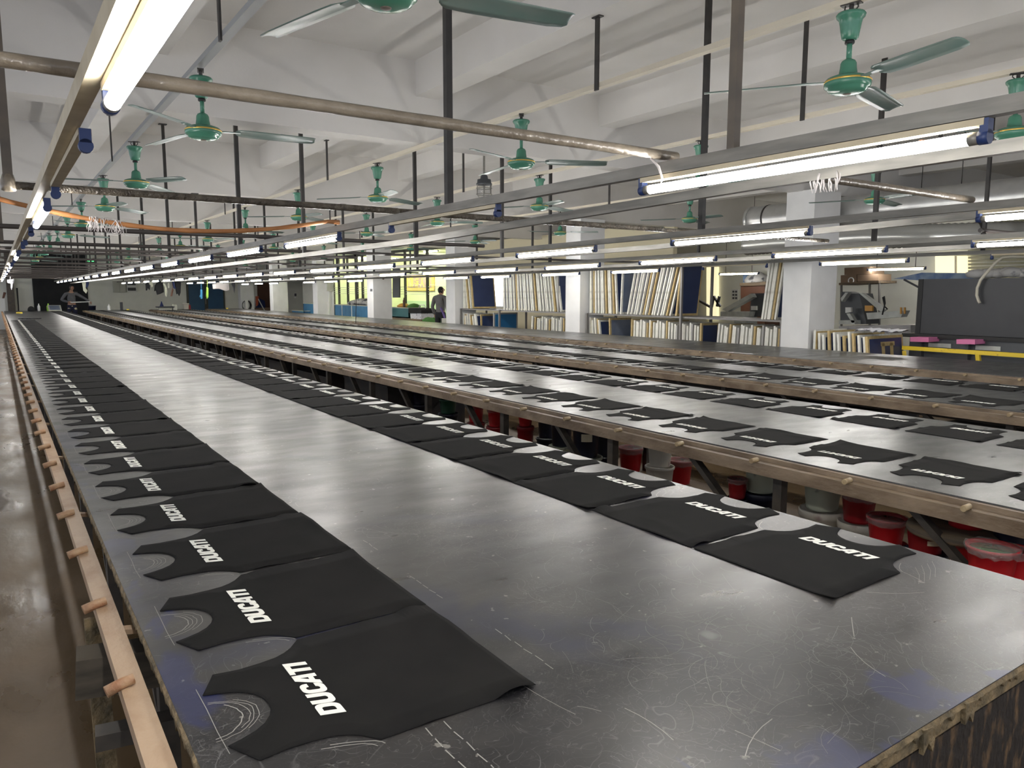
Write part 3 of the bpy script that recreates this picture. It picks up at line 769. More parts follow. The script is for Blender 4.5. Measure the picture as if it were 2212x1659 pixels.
def stacked(u, vb, vt, wpx, x, mat, film, label, base=None, **kw):
    """bucket seen at (u, vb..vt); anything under it reaches the floor"""
    p = at_x(u, vb, x); q = at_x(u, vt, x); depth = p.x*.5605 + p.y*.8191
    r = wpx/1619*depth/2/1.03; h = max(.12, q.z - p.z)
    if base and p.z > .08:
        bm, blab = base
        bucket(p.x, p.y, 0, r*1.12, p.z/1.0, bm, False, blab)
    else: p.z = 0 if p.z < .08 else p.z
    return bucket(p.x, p.y, p.z, r, h, mat, film, label, **kw)
stacked(1468, 1031, 980, 57, 4.66, 'red', True, 'bright red bucket under film standing alone on the bare floor, middle of gap')
stacked(1362, 1001, 950, 54, 4.62, 'red', True, 'bright red bucket with crumpled film lid beside a pale pink bucket')
stacked(1265, 985, 895, 66, 4.0, 'navy', False, 'tall black bucket with a yellow paper label, stacked on a pale bucket', ('pale', 'pale dirty bucket carrying the black bucket with the yellow label'), tape=True)
stacked(1213, 962, 885, 52, 4.25, 'navy', False, 'black bucket left of the yellow-labelled black one', ('pale', 'pale bucket under the black bucket left of the yellow-labelled one'))
stacked(1305, 985, 905, 40, 4.3, 'navy', False, 'black bucket right of the yellow-labelled black one', ('navy', 'black bucket with bail at the bottom, right of the yellow-labelled one'))
stacked(1180, 945, 870, 42, 4.4, 'navy', False, 'narrow black bucket furthest left of the black group', ('navy', 'lower black bucket at the left of the black group'))
stacked(1425, 1006, 945, 58, 4.3, 'white', False, 'pale pink-stained bucket behind the brace between two red buckets', ('white', 'lower white bucket with pink drips between two red buckets'))
stacked(1642, 1060, 985, 74, 3.75, 'pale', False, 'pale green-grey bucket with black splashes beside a table leg', ('navy', 'black wide bucket under the pale splashed one'), handle=True)
stacked(1592, 1075, 1050, 44, 3.6, 'dkred', True, 'small film-topped bucket with curved handle beside the pale splashed bucket', ('navy', 'black base bucket beside the pale splashed one'))
stacked(1775, 1098, 1020, 86, 3.7, 'pale', False, 'large pale bucket behind a diagonal brace at the right', ('white', 'dirty white bucket under the large pale one at the right'))
stacked(1853, 1125, 1062, 76, 3.7, 'dkred', True, 'dark red bucket with film cover, left of the wrapped orange one', ('white', 'white bucket under the dark red film-covered one'))
stacked(1913, 1172, 1115, 84, 3.45, 'red', True, 'wrapped bucket with reddish-orange paint smears and wide film lid', ('dkred', 'dark bucket under the wrapped orange-smeared one'), top='redpaint')
stacked(1998, 1190, 1136, 84, 3.40, 'dkred', False, 'red bucket with a small paper label below the wooden disc', ('navy', 'dark base bucket under the paper-labelled red bucket'), tape=True, top='redpaint')
stacked(2085, 1222, 1160, 74, 3.36, 'red', True, 'red bucket under the wooden disc at its right side', ('dkred', 'hidden dark red bucket under the disc at its right side'))
stacked(2190, 1250, 1190, 74, 3.12, 'red', True, 'red bucket at the right edge beside the green paint tub', ('dkred', 'dark red bucket below the right-edge red bucket'))
stacked(2185, 1172, 1145, 88, 3.42, 'navy', True, 'navy paint tub under film at the right edge', ('navy', 'navy base tub at the right edge'))
stacked(2140, 1245, 1192, 108, 3.02, 'red', True, 'wide tub of olive green paint under clear film', ('dkred', 'dark red tub under the olive green one'), top='olive')
p = at_x(2062, 1148, 3.38)
tag(MB().lathe([(.01,0),(.185,0),(.19,.012),(.185,.03),(.16,.036),(.01,.034)], 28, (p.x, p.y, p.z-.01)).build('wooden_disc', MT['wood']), 'round pale wooden disc lying across red buckets at the right', 'disc')
bucket(p.x+.03, p.y-.03, p.z+.027, .082, .15, 'red', False, 'bright red bucket standing on the round wooden disc')
for u, vb, vt, wd, m, film, lab in ((1072, 920, 880, 40, 'red', True, 'red bucket with torn film beside the second leg, left part of gap'), (1028, 912, 872, 36, 'red', True, 'red film-wrapped bucket just left of the torn-film one'),
      (1135, 920, 890, 34, 'red', False, 'red bucket behind a diagonal brace, left of the black group'), (968, 892, 862, 40, 'green', False, 'dark green bucket on a black one, left part of gap'),
      (905, 873, 845, 30, 'navy', False, 'black bucket left of the dark green bucket'), (878, 870, 846, 22, 'dkred', False, 'dark red bucket left of a black bucket'), (846, 858, 836, 30, 'red', False, 'red bucket half behind a brace, far part of gap'),
      (764, 820, 803, 24, 'dkred', True, 'dark red bucket deep in the gap'), (700, 806, 790, 20, 'dkred', True, 'small dark red bucket furthest along the gap')):
    stacked(u, vb, vt, wd, 3.9, m, film, lab, (('navy' if m in ('green','navy') else 'dkred'), 'base bucket below the ' + lab.split(',')[0]))
def clear_plank(label, pts, wd, ht, mat='wood', name='plank', cat='plank'):
    return tag(MB().bar(pts[0], pts[1], wd, ht).build(name, MT[mat]), label, cat)
clear_plank('dark weathered timber block sticking out under the nearest table', ((.10, 2.06, .66), (.60, 2.02, .62)), .09, .10, 'oldtimber', 'timber_block', 'timber')
clear_plank('thin dark timber bar sticking out low under the nearest table', ((.11, 1.72, .66), (.60, 1.68, .64)), .05, .035, 'leg', 'timber_bar', 'timber')
clear_plank('yellowish upright board under the nearest table by the timber block', ((.165, 2.17, 0), (.165, 2.30, .70)), .05, .02, 'edge', 'board', 'board')

rr = random.Random(21)
for tb, xa_, xb_, ya_, n_ in (('second', 3.55, 4.55, 7.6, 16), ('third', 6.0, 6.9, 1.7, 19)):  # crates added to darken the space under these two tables
    for k in range(n_):
        y = ya_ + k*1.75 + rr.random()*.3; h = .42 + rr.random()*.16; dpt = 1.05 + rr.random()*.35
        t = thing('added_crate', 'dark crate added for gloom under the %s table, %s one from the near end' % (tb, nth(k)), 'crate', ((xa_+xb_)/2, y, 0), 'dark crates added under the %s table' % tb)
        mb = MB().box(xa_, xb_, y, y+.03, 0, h).box(xa_, xb_, y+dpt-.03, y+dpt, 0, h).box(xa_, xa_+.03, y+.03, y+dpt-.03, 0, h).box(xb_-.03, xb_, y+.03, y+dpt-.03, 0, h).box(xa_, xb_, y+.03, y+dpt-.03, 0, .03)
        mb.build('crate_body', MT['dkcrate'], t); MB().box(xa_-.01, xb_+.01, y-.01, y+dpt+.01, h, h+.02).build('crate_lid', MT['dkcrate'], t)

# ------------------------------------------------------------------ screen racks between the columns
MT['frame'] = mk('white_frame_paint', (.74,.73,.66), .65, col2=(.42,.40,.34), vs=16, vc=(.52,.72), stretch=(1,1,.5))
MT['frame2'] = mk('bare_pine_frame', (.52,.40,.19), .65, col2=(.42,.31,.14), vs=14)
MT['frame3'] = mk('grey_frame', (.36,.35,.33), .5)
MT['meshn'] = mk('navy_screen_mesh', (.022,.036,.10), .35, col2=(.030,.048,.12), vs=3); MT['meshb'] = mk('blue_screen_mesh', (.016,.14,.32), .4)
MT['meshg'] = mk('grey_blue_mesh', (.10,.13,.20), .3, col2=(.17,.20,.26), vs=3)
MT['rack'] = mk('rack_steel', (.20,.19,.18), .5, metal=.3)
protos = {}
def screen_at(x, y, z, W, H, th, fm, mm, lean, label, group, rz=0):
    key = (round(W,2), round(H,2), round(th,3), fm, mm)
    if key not in protos:
        b = .045
        mb = MB().box(0, b, -th/2, th/2, 0, H).box(W-b, W, -th/2, th/2, 0, H).box(b, W-b, -th/2, th/2, 0, b).box(b, W-b, -th/2, th/2, H-b, H)
        o = mb.build('printing_screen', MT[fm])
        MB().box(b-.005, W-b+.005, -th/2-.001, -th/2+.002, b-.005, H-b+.005).build('mesh_panel', MT[mm], o, local=True)
        protos[key] = o
    else:
        o = dup(protos[key], (0,0,0))
    o.location = (x, y, z); o.rotation_euler = (lean, 0, rz)
    tag(o, label, 'printing screen', group)
    return o
SHZ = 1.16
SHELF = []
def run(us_b, us_t, z, H, x, where, group, styles, W=.58, th=.034):
    k = len(us_b)
    for i in range(k):
        y = x/bearing(us_b[i]); yt = x/bearing(us_t[i])
        for lo_, hi_ in ((5.2, 6.70), (7.28, 12.06), (12.64, 17.22)):      # stay clear of the columns
            if lo_-.4 < y < hi_+.4: y = min(max(y, lo_+.03), hi_-.03); yt = min(max(yt, lo_+.03), hi_-.03)
        lean = math.atan2(y-yt, H)
        fm, mm = styles[i % len(styles)]
        zz = z + abs(math.sin(lean))*th/2 + .002
        screen_at(x + (i % 3)*.012, y, zz, W, H*(1 - .02*((i*5) % 4)), th, fm, mm, lean, ('%s-edged screen, %s from left %s' % ({'frame':'white','frame2':'pine','frame3':'grey'}[fm], nth(i), where)), group)
def lin(a, b, k): return [a + (b-a)*i/(k-1) for i in range(k)]
WN, PN, GN = ('frame','meshn'), ('frame2','meshn'), ('frame3','meshn')
# between the two nearest columns
G1, G2, G3, G4 = 'screens on the upper shelf by the near columns', 'screens on the lower shelf by the near columns', 'screens on the upper shelf behind the second column', 'screens on the lower shelf behind the second column'
run(lin(1271,1331,12), lin(1270,1325,12), SHZ, .93, 10.2, 'on near upper shelf, left group', G1, [WN,WN,PN,WN,WN,WN,WN,PN])
y = 10.2/bearing(1341); screen_at(10.2, y, SHZ+.002, .62, .93, .03, 'frame', 'meshg', .035, 'pale-framed screen with glossy grey-blue mesh between two groups on near upper shelf', G1)
run(lin(1356,1446,15), lin(1373,1470,15), SHZ, .98, 10.2, 'on near upper shelf, leaning right group', G1, [WN,WN,WN,WN,WN,PN,WN,PN])
y = 10.2/bearing(1461); screen_at(10.2, y, SHZ+.01, .56, 1.02, .035, 'frame2', 'meshn', .115, 'tall navy screen in pine frame ending the leaning group on near upper shelf', G1)
run(lin(1648,1674,6), lin(1661,1689,6), SHZ, .99, 10.2, 'on near upper shelf, beside nearest white column', G1, [WN,WN,WN,WN,PN,WN])
run(lin(1268,1303,7), lin(1266,1293,7), .12, .95, 10.2, 'on near lower shelf, left group', G2, [WN,PN,WN,WN,WN,PN])
y = 10.2/bearing(1321); screen_at(10.2, y, .125, .60, .95, .03, 'frame2', 'meshg', -.06, 'pine-framed screen with streaky blue mesh on near lower shelf', G2)
run(lin(1364,1440,17), lin(1366,1441,17), .12, .95, 10.2, 'on near lower shelf, middle group', G2, [PN,WN,WN,WN,WN,WN,WN,PN,WN])
run(lin(1446,1508,12), lin(1447,1508,12), .12, .93, 10.2, 'on near lower shelf, by the grey post', G2, [WN,WN,WN,GN,WN,WN])
y = 10.2/bearing(1516); screen_at(10.2, y, .125, .45, .93, .035, 'frame2', 'meshn', .0, 'navy screen facing the camera on near lower shelf, right of the grey post', G2)
run(lin(1548,1690,24), lin(1556,1692,24), .12, .94, 10.2, 'on near lower shelf, right group', G2, [WN,WN,WN,WN,PN,WN,WN,GN,WN])
# between the second and third columns
run(lin(999,1016,5), lin(994,1010,5), SHZ, .86, 10.2, 'on far upper shelf, left group', G3, [WN,WN,WN,PN])
y = 10.2/bearing(1021); screen_at(10.2, y, SHZ+.01, .72, .90, .035, 'frame2', 'meshn', -.14, 'plain navy screen facing the camera on far upper shelf beside the bright window', G3)
run(lin(1089,1210,24), lin(1087,1200,24), SHZ, .90, 10.2, 'on far upper shelf, right group', G3, [WN,WN,WN,WN,WN,PN,WN,WN])
y = 10.2/bearing(1209); screen_at(10.2, y+.06, SHZ+.002, .60, .90, .035, 'frame3', 'meshn', -.05, 'dark navy screen at the right end of far upper shelf', G3)
run(lin(996,1034,10), lin(993,1026,10), .12, .92, 10.2, 'on far lower shelf, left group', G4, [WN,WN,PN,WN])
y = 10.2/bearing(1039); screen_at(10.2, y, .125, .60, .90, .03, 'frame2', 'meshn', -.03, 'dull navy screen on far lower shelf, left of the bright blue one', G4)
y = 10.2/bearing(1073); screen_at(10.1, y, .125, .72, .96, .03, 'frame3', 'meshb', 0, 'bright blue screen in grey frame on far lower shelf', G4)
run(lin(1147,1222,15), lin(1150,1222,15), .12, .92, 10.2, 'on far lower shelf, right group', G4, [WN,PN,WN,WN,WN,WN])
def rack(y0, y1, posts, label):
    t = thing('screen_rack', label, 'rack', (10.5, y0, 0), 'steel screen racks')
    for z, nm in ((SHZ-.03, 'upper_shelf'), (.09, 'lower_shelf')):
        MB().box(10.16, 10.92, y0, y1, z, z+.03).build(nm, MT['rack'], t)
    for y, z1 in posts:
        for x in (10.13, 10.93): MB().box(x-.02, x+.02, y-.02, y+.02, 0, z1).build('post', MT['rack'], t)
rack(7.27, 12.08, [(7.32, SHZ), (10.2/bearing(1478), 2.2), (12.04, SHZ)], 'grey steel screen rack between the two nearest columns')
rack(12.64, 17.24, [(12.7, SHZ), (10.2/bearing(1089)+.10, SHZ), (17.2, SHZ)], 'grey steel screen rack between the second and third columns')
# leaning stack in front of the nearest column
run(lin(1758,1886,12), lin(1749,1868,12), .0, 1.04, 10.02, 'leaning in front of nearest white column', 'screens leaning by the nearest column', [WN,PN,WN,WN,PN,WN,WN,PN], W=.80)
y = 10.02/bearing(1894); o = screen_at(10.02, y, .0, .92, .99, .04, 'frame2', 'meshn', -.12, 'navy screen patched with pine-coloured tape, last of the stack by nearest column', 'screens leaning by the nearest column')
MB().box(.34, .42, -.026, -.022, .40, .88).box(.56, .64, -.026, -.022, .40, .88).box(.32, .68, -.026, -.022, .84, .90).box(.42, .56, -.026, -.022, .60, .66).build('tape_patch', MT['frame2'], o, local=True)
b_ = MB(); rr = random.Random(8)
for i in range(9):
    t = i/8; b_.v += []; 
cl = MB(); vs = []; fs = []
for i in range(12):
    for j in range(5): vs.append((10.05+.09*j, 10.1/bearing(1850)-.02-.055*i+.01*math.sin(j*2+i), 1.045 + .035*abs(math.sin(i*1.3+j*.9)) + .004*j))
for i in range(11):
    for j in range(4): fs.append((i*5+j, i*5+j+1, (i+1)*5+j+1, (i+1)*5+j))
cl.add(vs, fs, 0, True); cl.add([(a, b, c-.012) for a, b, c in vs], fs, 0, True)
MT['whitecloth'] = mk('white_cloth', (.70,.70,.74), .85, col2=(.15,.15,.17), vs=18, vc=(.60,.66))
tag(cl.build('rag', MT['whitecloth']), 'crumpled white printed rag lying on the leaning screens by nearest column', 'rag')

# ------------------------------------------------------------------ beyond the tables: helpers
def pr_x(poly, x, depth, mat, name, parent=None, label=None, cat=None, group=None, dx=0):
    """outline surveyed on plane x, extruded to its real depth"""
    P = [at_x(u, v, x) for u, v in poly]
    mb = MB().prism([(p.y, p.z) for p in P], x+dx, x+dx+depth, fn=lambda a, b, h: (h, a, b))
    o = mb.build(name, MT[mat], parent)
    return tag(o, label, cat, group)
def pr_y(poly, y, depth, mat, name, parent=None, label=None, cat=None, group=None):
    P = [at_y(u, v, y) for u, v in poly]
    mb = MB().prism([(p.x, p.z) for p in P], y, y+depth, fn=lambda a, b, h: (a, h, b))
    o = mb.build(name, MT[mat], parent)
    return tag(o, label, cat, group)
def bx(x0, x1, y0, y1, z0, z1, mat, name, parent=None, label=None, cat=None, group=None):
    return tag(MB().box(x0, x1, y0, y1, z0, z1).build(name, MT[mat], parent), label, cat, group)
MT['duct'] = mk('spiral_duct_tin', (.56,.56,.54), .30, metal=.55, col2=(.46,.46,.45), vs=5)
MT['flex'] = mk('foil_flex_duct', (.62,.62,.58), .25, metal=.45)
MT['dkgrey'] = mk('dark_grey_enamel', (.028,.029,.033), .5, col2=(.035,.036,.040), vs=3)
MT['machgrey'] = mk('machine_grey', (.075,.08,.088), .5); MT['machpale'] = mk('machine_pale', (.55,.57,.53), .5, col2=(.42,.43,.40), vs=6)
MT['slab'] = mk('foil_covered_slab', (.34,.33,.33), .35, metal=.3, bump=.4, bs=25)
MT['bluesheet'] = mk('blue_lid_sheet', (.04,.10,.28), .35, col2=(.25,.33,.42), vs=4); MT['yellow'] = mk('yellow_rail_paint', (.78,.56,.03), .45, col2=(.40,.22,.03), vs=14, vc=(.62,.75))
MT['pink'] = mk('pink_cloth', (.72,.22,.42), .85); MT['hose'] = mk('cream_hose', (.55,.52,.42), .5)
MT['carton'] = mk('brown_carton', (.28,.19,.12), .85, col2=(.22,.15,.10), vs=4); MT['shutter'] = mk('olive_shutter', (.42,.40,.26), .5)
MT['creamwall'] = mk('cream_panel', (.78,.71,.50), .7); MT['amber'] = mk('amber_part', (.55,.28,.05), .5)
MT['glass'] = mk('partition_glass', (.9,.95,.9), .03, trans=1.0); MT['glass'].node_tree.nodes['Principled BSDF'].inputs['IOR'].default_value = 1.05
MT['office'] = mk('office_wall', (.78,.84,.56), .8); MT['dado'] = mk('office_dado', (.52,.70,.47), .8)
MT['mullion'] = mk('dark_mullion', (.06,.06,.045), .5); MT['goldsign'] = mk('gold_sign_frame', (.80,.55,.16), .5); MT['signred'] = mk('sign_mauve_board', (.50,.36,.33), .6); MT['goldink'] = mk('gold_letters', (.95,.78,.20), .5)
MT['binblue'] = mk('blue_bin', (.045,.17,.33), .6, col2=(.06,.21,.38), vs=4); MT['binteal'] = mk('teal_bin', (.05,.16,.17), .6)
MT['whitep'] = mk('white_plastic', (.75,.75,.72), .5); MT['doorblue'] = mk('blue_door_paint', (.025,.085,.17), .5, col2=(.030,.10,.19), vs=2)
MT['blackwall'] = mk('black_curtain', (.016,.017,.018), .85, col2=(.022,.023,.024), vs=2); MT['brown'] = mk('brown_door', (.13,.055,.03), .6, col2=(.10,.042,.025), vs=3)
MT['skin'] = mk('skin', (.42,.24,.16), .55); MT['hair'] = mk('black_hair', (.012,.010,.009), .6); MT['greyshirt'] = mk('grey_sweater', (.12,.12,.125), .9, col2=(.145,.145,.15), vs=10)
MT['greyshirt2'] = mk('dark_grey_shirt', (.15,.145,.14), .9, col2=(.18,.175,.17), vs=7); MT['trouser'] = mk('black_trousers', (.018,.018,.022), .9)
MT['floral'] = mk('navy_floral_cloth', (.012,.014,.04), .85, col2=(.50,.46,.32), vs=7, vc=(.66,.68), detail=1); MT['purple'] = mk('purple_cloth', (.22,.15,.46), .85)
MT['clothk'] = mk('black_garment', (.014,.014,.016), .9); MT['clothn'] = mk('navy_garment', (.02,.03,.10), .9); MT['clothw'] = mk('pale_garment', (.62,.62,.50), .9)
MT['lime'] = mk('lime_cloth', (.42,.75,.10), .8); MT['sky'] = mk('sky_blue_cloth', (.06,.30,.55), .8); MT['tapey'] = mk('yellow_tape', (.78,.60,.06), .5)
MT['greenleaf'] = mk('green_cloth', (.08,.22,.05), .8); MT['pillow'] = mk('grey_garments', (.48,.47,.45), .9, col2=(.10,.10,.11), vs=5, vc=(.55,.62))
MT['glowgreen'] = mk('exit_glow', (.05,.6,.1), .5, emit=(.10,1.0,.22), es=1.4)
MT['day'] = mk('daylight_pane', (.9,.9,.9), .5, emit=(1,.99,.95), es=2.2); MT['wallglow'] = mk('glowing_warm_wall', (.9,.85,.6), .5, emit=(1,.90,.55), es=.30)  # second material: yellow light on a wall, put in as glow
MT['cable'] = mk('black_cable', (.012,.012,.012), .5); MT['orange'] = mk('red_orange_plastic', (.60,.12,.05), .5); MT['metalw'] = mk('pale_metal_box', (.50,.50,.42), .5)

# ------------------------------------------------------------------ ducts, press and dryer at the right
dm = MB(); pts = []; rs = []
y = 8.62
while y > -2: pts.append((11.0, y, 2.835)); rs.append(.235 + (.004 if len(pts) % 2 else 0)); y -= .16
dm.tube(pts, rs, 28)
dt = thing('round_duct', 'big round tin spiral duct under the ceiling behind the nearest column', 'duct', (11.0, 8.62, 2.835))
dm.build('duct_pipe', MT['duct'], dt)
MB().tube([(11.0,8.66,2.835),(11.0,8.60,2.835)], .243, 28).build('end_cap', MT['duct'], dt)
MB().tube([(11.0,8.30,2.835),(11.0,8.27,2.835)], .244, 28).build('joint_band', MT['black'], dt)
for yy in (7.9, 5.2, 2.5): MB().tube([(11.0,yy,3.06),(11.0,yy,CEIL)], .006, 6).build('hanging_wire', MT['black'], dt)
fm = MB(); pts = []; rs = []
path = [(12.1,9.6,2.50),(12.1,8.2,2.52),(12.1,7.2,2.52),(12.08,6.5,2.49),(12.05,6.0,2.46),(12.15,5.6,2.45),(12.5,5.25,2.46),(13.2,5.05,2.48),(14.5,5.0,2.5),(16.9,5.0,2.5)]
for a, b in zip(path[:-1], path[1:]):
    a, b = Vector(a), Vector(b); m = max(2, int((b-a).length/.045))
    for i in range(m): pts.append(a.lerp(b, i/m)); rs.append(.185 + (.009 if len(pts) % 2 else -.004))
fm.tube(pts, rs, 24)
ft = thing('flexible_duct', 'ribbed shiny foil duct bending right below the big round duct', 'duct', (12.1, 9.6, 2.5))
fm.build('hose_body', MT['flex'], ft)
MB().tube([(12.22,5.52,2.45),(12.27,5.47,2.45)], .197, 24).build('joint_band', MT['black'], ft)
for q in ((12.1,8.0,2.70),(12.07,6.3,2.66)): MB().tube([q,(q[0],q[1],CEIL)], .006, 6).build('hanging_wire', MT['black'], ft)

press = thing('printing_press', 'grey automatic screen printing press with sloping pale arms behind the nearest column', 'press', (13.2, 6.9, 0))
pr_x([(1815,700),(1818,630),(1832,634),(1856,634),(1872,700)], 13.2, .45, 'machgrey', 'body', press)
pr_x([(1855,633),(1861,633),(1910,668),(1903,674)], 13.0, .12, 'machpale', 'upper_arm', press)
pr_x([(1818,652),(1832,632),(1826,632),(1816,644)], 13.0, .12, 'machpale', 'upper_arm', press)
pr_x([(1871,676),(1953,671),(1946,685),(1874,690)], 13.0, .2, 'machpale', 'print_arm', press)
pr_x([(1828,677),(1836,677),(1848,697),(1840,697)], 13.0, .1, 'machpale', 'lower_arm', press)
pr_x([(1812,692),(1846,692),(1846,700),(1812,700)], 13.0, .3, 'machpale', 'lower_plate', press)
pr_x([(1826,664),(1838,664),(1838,674),(1826,676)], 12.95, .05, 'whitep', 'valve_box', press)
pr_x([(1812,705),(1967,702),(1967,719),(1880,722),(1812,714)], 12.4, .9, 'slab', 'pallet', press)
pr_x([(1815,714),(1870,714),(1870,860),(1815,860)], 13.1, .6, 'machgrey', 'base', press)
for u in (1944, 1952): pr_x([(u,664),(u+3,664),(u+3,678),(u,678)], 12.95, .03, 'amber', 'squeegee_clamp', press)
pr_x([(1868,660),(1884,660),(1884,672),(1868,672)], 12.95, .05, 'amber', 'valve', press)
pts = [at_x(u, v, 12.9) for u, v in ((1906,680),(1912,655),(1910,640),(1907,642),(1911,662),(1917,668))]
MB().tube(pts, .012, 6).build('air_hose', MT['cable'], press)
far_press = thing('printing_press', 'second pale press with raised slanting arm, seen past the tall navy screen', 'press', (14.4, 11.2, 0))
pr_x([(1560,668),(1622,634),(1626,642),(1570,674)], 14.4, .15, 'machpale', 'raised_arm', far_press)
pr_x([(1556,673),(1620,673),(1617,684),(1556,684)], 14.4, .25, 'machpale', 'print_arm', far_press)
pr_x([(1624,634),(1652,633),(1648,684),(1618,684)], 14.6, .4, 'machgrey', 'body', far_press)
pr_x([(1586,684),(1612,684),(1612,860),(1586,860)], 14.5, .4, 'machpale', 'base', far_press)
pr_x([(1622,661),(1634,661),(1634,670),(1622,670)], 14.35, .04, 'whitep', 'valve_box', far_press)
for (a, b) in (((1537,664),(1542,640)),((1542,640),(1556,662)),((1549,662),(1554,640)),((1508,648),(1536,664))):
    p, q = at_x(*a, 14.3), at_x(*b, 14.3); MB().bar(p, q, .05, .05).build('folding_strut', MT['dkgrey'], far_press)
MB().box(14.4, 14.6, 11.0, 11.3, 0, .8).build('base_leg', MT['machgrey'], far_press)
st = thing('storage_shelf', 'dark wooden cupboard with cluttered top beyond the far press', 'cupboard', (16.3, 12.0, 0))
pr_x([(1600,616),(1652,612),(1652,860),(1600,860)], 16.0, .6, 'brown', 'cabinet', st)
pr_x([(1598,612),(1654,608),(1654,616),(1598,618)], 15.95, .7, 'wood', 'top_board', st)
tag(pr_x([(1605,592),(1613,592),(1613,610),(1605,610)], 16.1, .2, 'bluesheet', 'blue_canister'), 'blue canister on the dark cupboard beyond the far press', 'canister')
bl = MB(); P0 = at_x(1630, 604, 16.2)
bl.lathe([(.02,-.17),(.26,-.15),(.34,-.02),(.25,.10),(.10,.19),(.02,.20)], 12, (P0.x+.1, P0.y, P0.z))
tag(bl.build('grey_bundle', MT['pillow']), 'grey cloth bundle heaped on the dark cupboard', 'bundle')
pt = thing('wall_notice', 'white notice sheet of grey squares on the right wall past the racks', 'notice', (RIGHT_X-.01, 13.5, 1.5))
pr_x([(1580,625),(1594,625),(1594,648),(1580,648)], RIGHT_X-.02, .015, 'whitep', 'sheet', pt)
for r_ in range(3):
    for c_ in range(2): pr_x([(1582+6*c_,628+7*r_),(1586+6*c_,628+7*r_),(1586+6*c_,632+7*r_),(1582+6*c_,632+7*r_)], RIGHT_X-.024, .004, 'machgrey', 'printed_square', pt)

dryer = thing('dryer_cabinet', 'big dark grey dryer cabinet at the right edge behind the bare table', 'dryer', (11.5, 5.2, 0))
bx(11.5, 12.4, 2.9, 5.95, .985, 1.795, 'dkgrey', 'housing', dryer)
bx(11.49, 11.5, 5.88, 5.95, .985, 1.795, 'rubber', 'corner_trim', dryer)
bx(11.3, 12.4, 2.9, 6.05, .93, .985, 'rubber', 'lower_lip', dryer)
bx(11.35, 12.3, 2.9, 5.95, .62, .93, 'machgrey', 'belt_frame', dryer)
for yy in (5.5, 4.85, 3.9): bx(11.33, 11.36, yy-.16, yy+.16, .80, .86, 'machpale', 'side_plate', dryer)
for k, yy in enumerate((5.7, 5.25, 4.75, 4.2)): bx(11.30, 11.36, yy-.05, yy+.05, 0, .62, 'rubber', 'leg', dryer)
for yy in (5.48, 5.0, 4.5): bx(11.38, 11.42, yy-.18, yy+.18, .1, .60, 'machpale', 'panel', dryer)
lid = thing('blue_lid', 'blue propped-up sheet metal lid behind the dark dryer cabinet', 'lid', (12.6, 6.0, 1.85))
pr_x([(1991,589),(2115,590),(2115,606),(1991,606)], 12.6, .03, 'bluesheet', 'front_sheet', lid)
P = [at_x(1930,602,12.6), at_x(1991,589,12.6), at_x(1991,606,12.6)]
MB().prism([(p.y,p.z) for p in P], 12.6, 13.2, fn=lambda a,b,h:(h,a,b)).build('side_sheet', MT['bluesheet'], lid)
MB().bar(at_x(1953,604,12.55), at_x(1987,622,12.5), .025, .025).build('gas_strut', MT['dkgrey'], lid)
for k, (u, v) in enumerate(((1986,733),(2086,738))):
    o = pr_x([(u-20,v-5),(u+20,v-4),(u+20,v+6),(u-20,v+5)], 11.05, .42, 'pink', 'pink_pad', None, ('pink cloth-covered pallet end at the dryer, left of two', 'pink cloth-covered pallet end at the dryer, right of two')[k], 'pallet', 'pink pallets at the dryer')
    p = at_x(u, v+6, 11.3); bx(p.x-.03, p.x+.1, p.y-.05, p.y+.05, .62, p.z, 'machgrey', 'pallet_bracket', o)
yr = thing('yellow_guard_rail', 'chipped yellow guard rail in front of the dark dryer cabinet', 'rail', (10.9, 5.0, 0))
a, b = at_x(1950,751,10.9), at_x(2212,768,10.9); d = (b-a).normalized()
MB().bar(a, b+d*1.2, .05, .055).build('rail_bar', MT['yellow'], yr)
for u in (1953, 2112): q = at_x(u, 758, 10.9); MB().bar((q.x, q.y, q.z), (q.x+.05, q.y-.10, 0), .05, .05).build('rail_leg', MT['yellow'], yr)
hp = [at_x(u, v, 11.42) for u, v in ((2212,555),(2185,554),(2165,556),(2150,568),(2135,585),(2118,605),(2111,622),(2110,638),(2114,650),(2117,655))]
hp = [Vector((11.42, p.y, p.z)) for p in hp]
tag(MB().tube([Vector((11.42,3.6,3.0)), Vector((11.42,4.3,2.3))] + hp, .020, 10).build('air_hose', MT['hose']), 'cream hose looping down in front of the dark dryer cabinet', 'hose')
cl = MB(); rr = random.Random(4); P0 = at_x(2180, 596, 11.9)
for i in range(7): cl.lathe([(.01,-.05),(.13,-.03),(.16,.03),(.07,.08),(.01,.09)], 9, (11.9+rr.random()*.2, P0.y-.28+i*.12, 1.845+rr.random()*.04))
tag(cl.build('cloth_heap', MT['pillow']), 'heap of crumpled printed cloth on top of the dark dryer cabinet', 'cloth heap', kind='stuff')
sh = thing('wall_shelf', 'metal wall shelf with brown cartons behind the press', 'shelf', (15.4, 8.2, 1.9))
pr_x([(1812,611),(1898,606),(1898,611),(1812,616)], 15.2, .7, 'wood', 'shelf_board', sh)
for u in (1815, 1876, 1897): pr_x([(u,612),(u+2.5,612),(u+2.5,800),(u,800)], 15.25, .05, 'rack', 'post', sh)
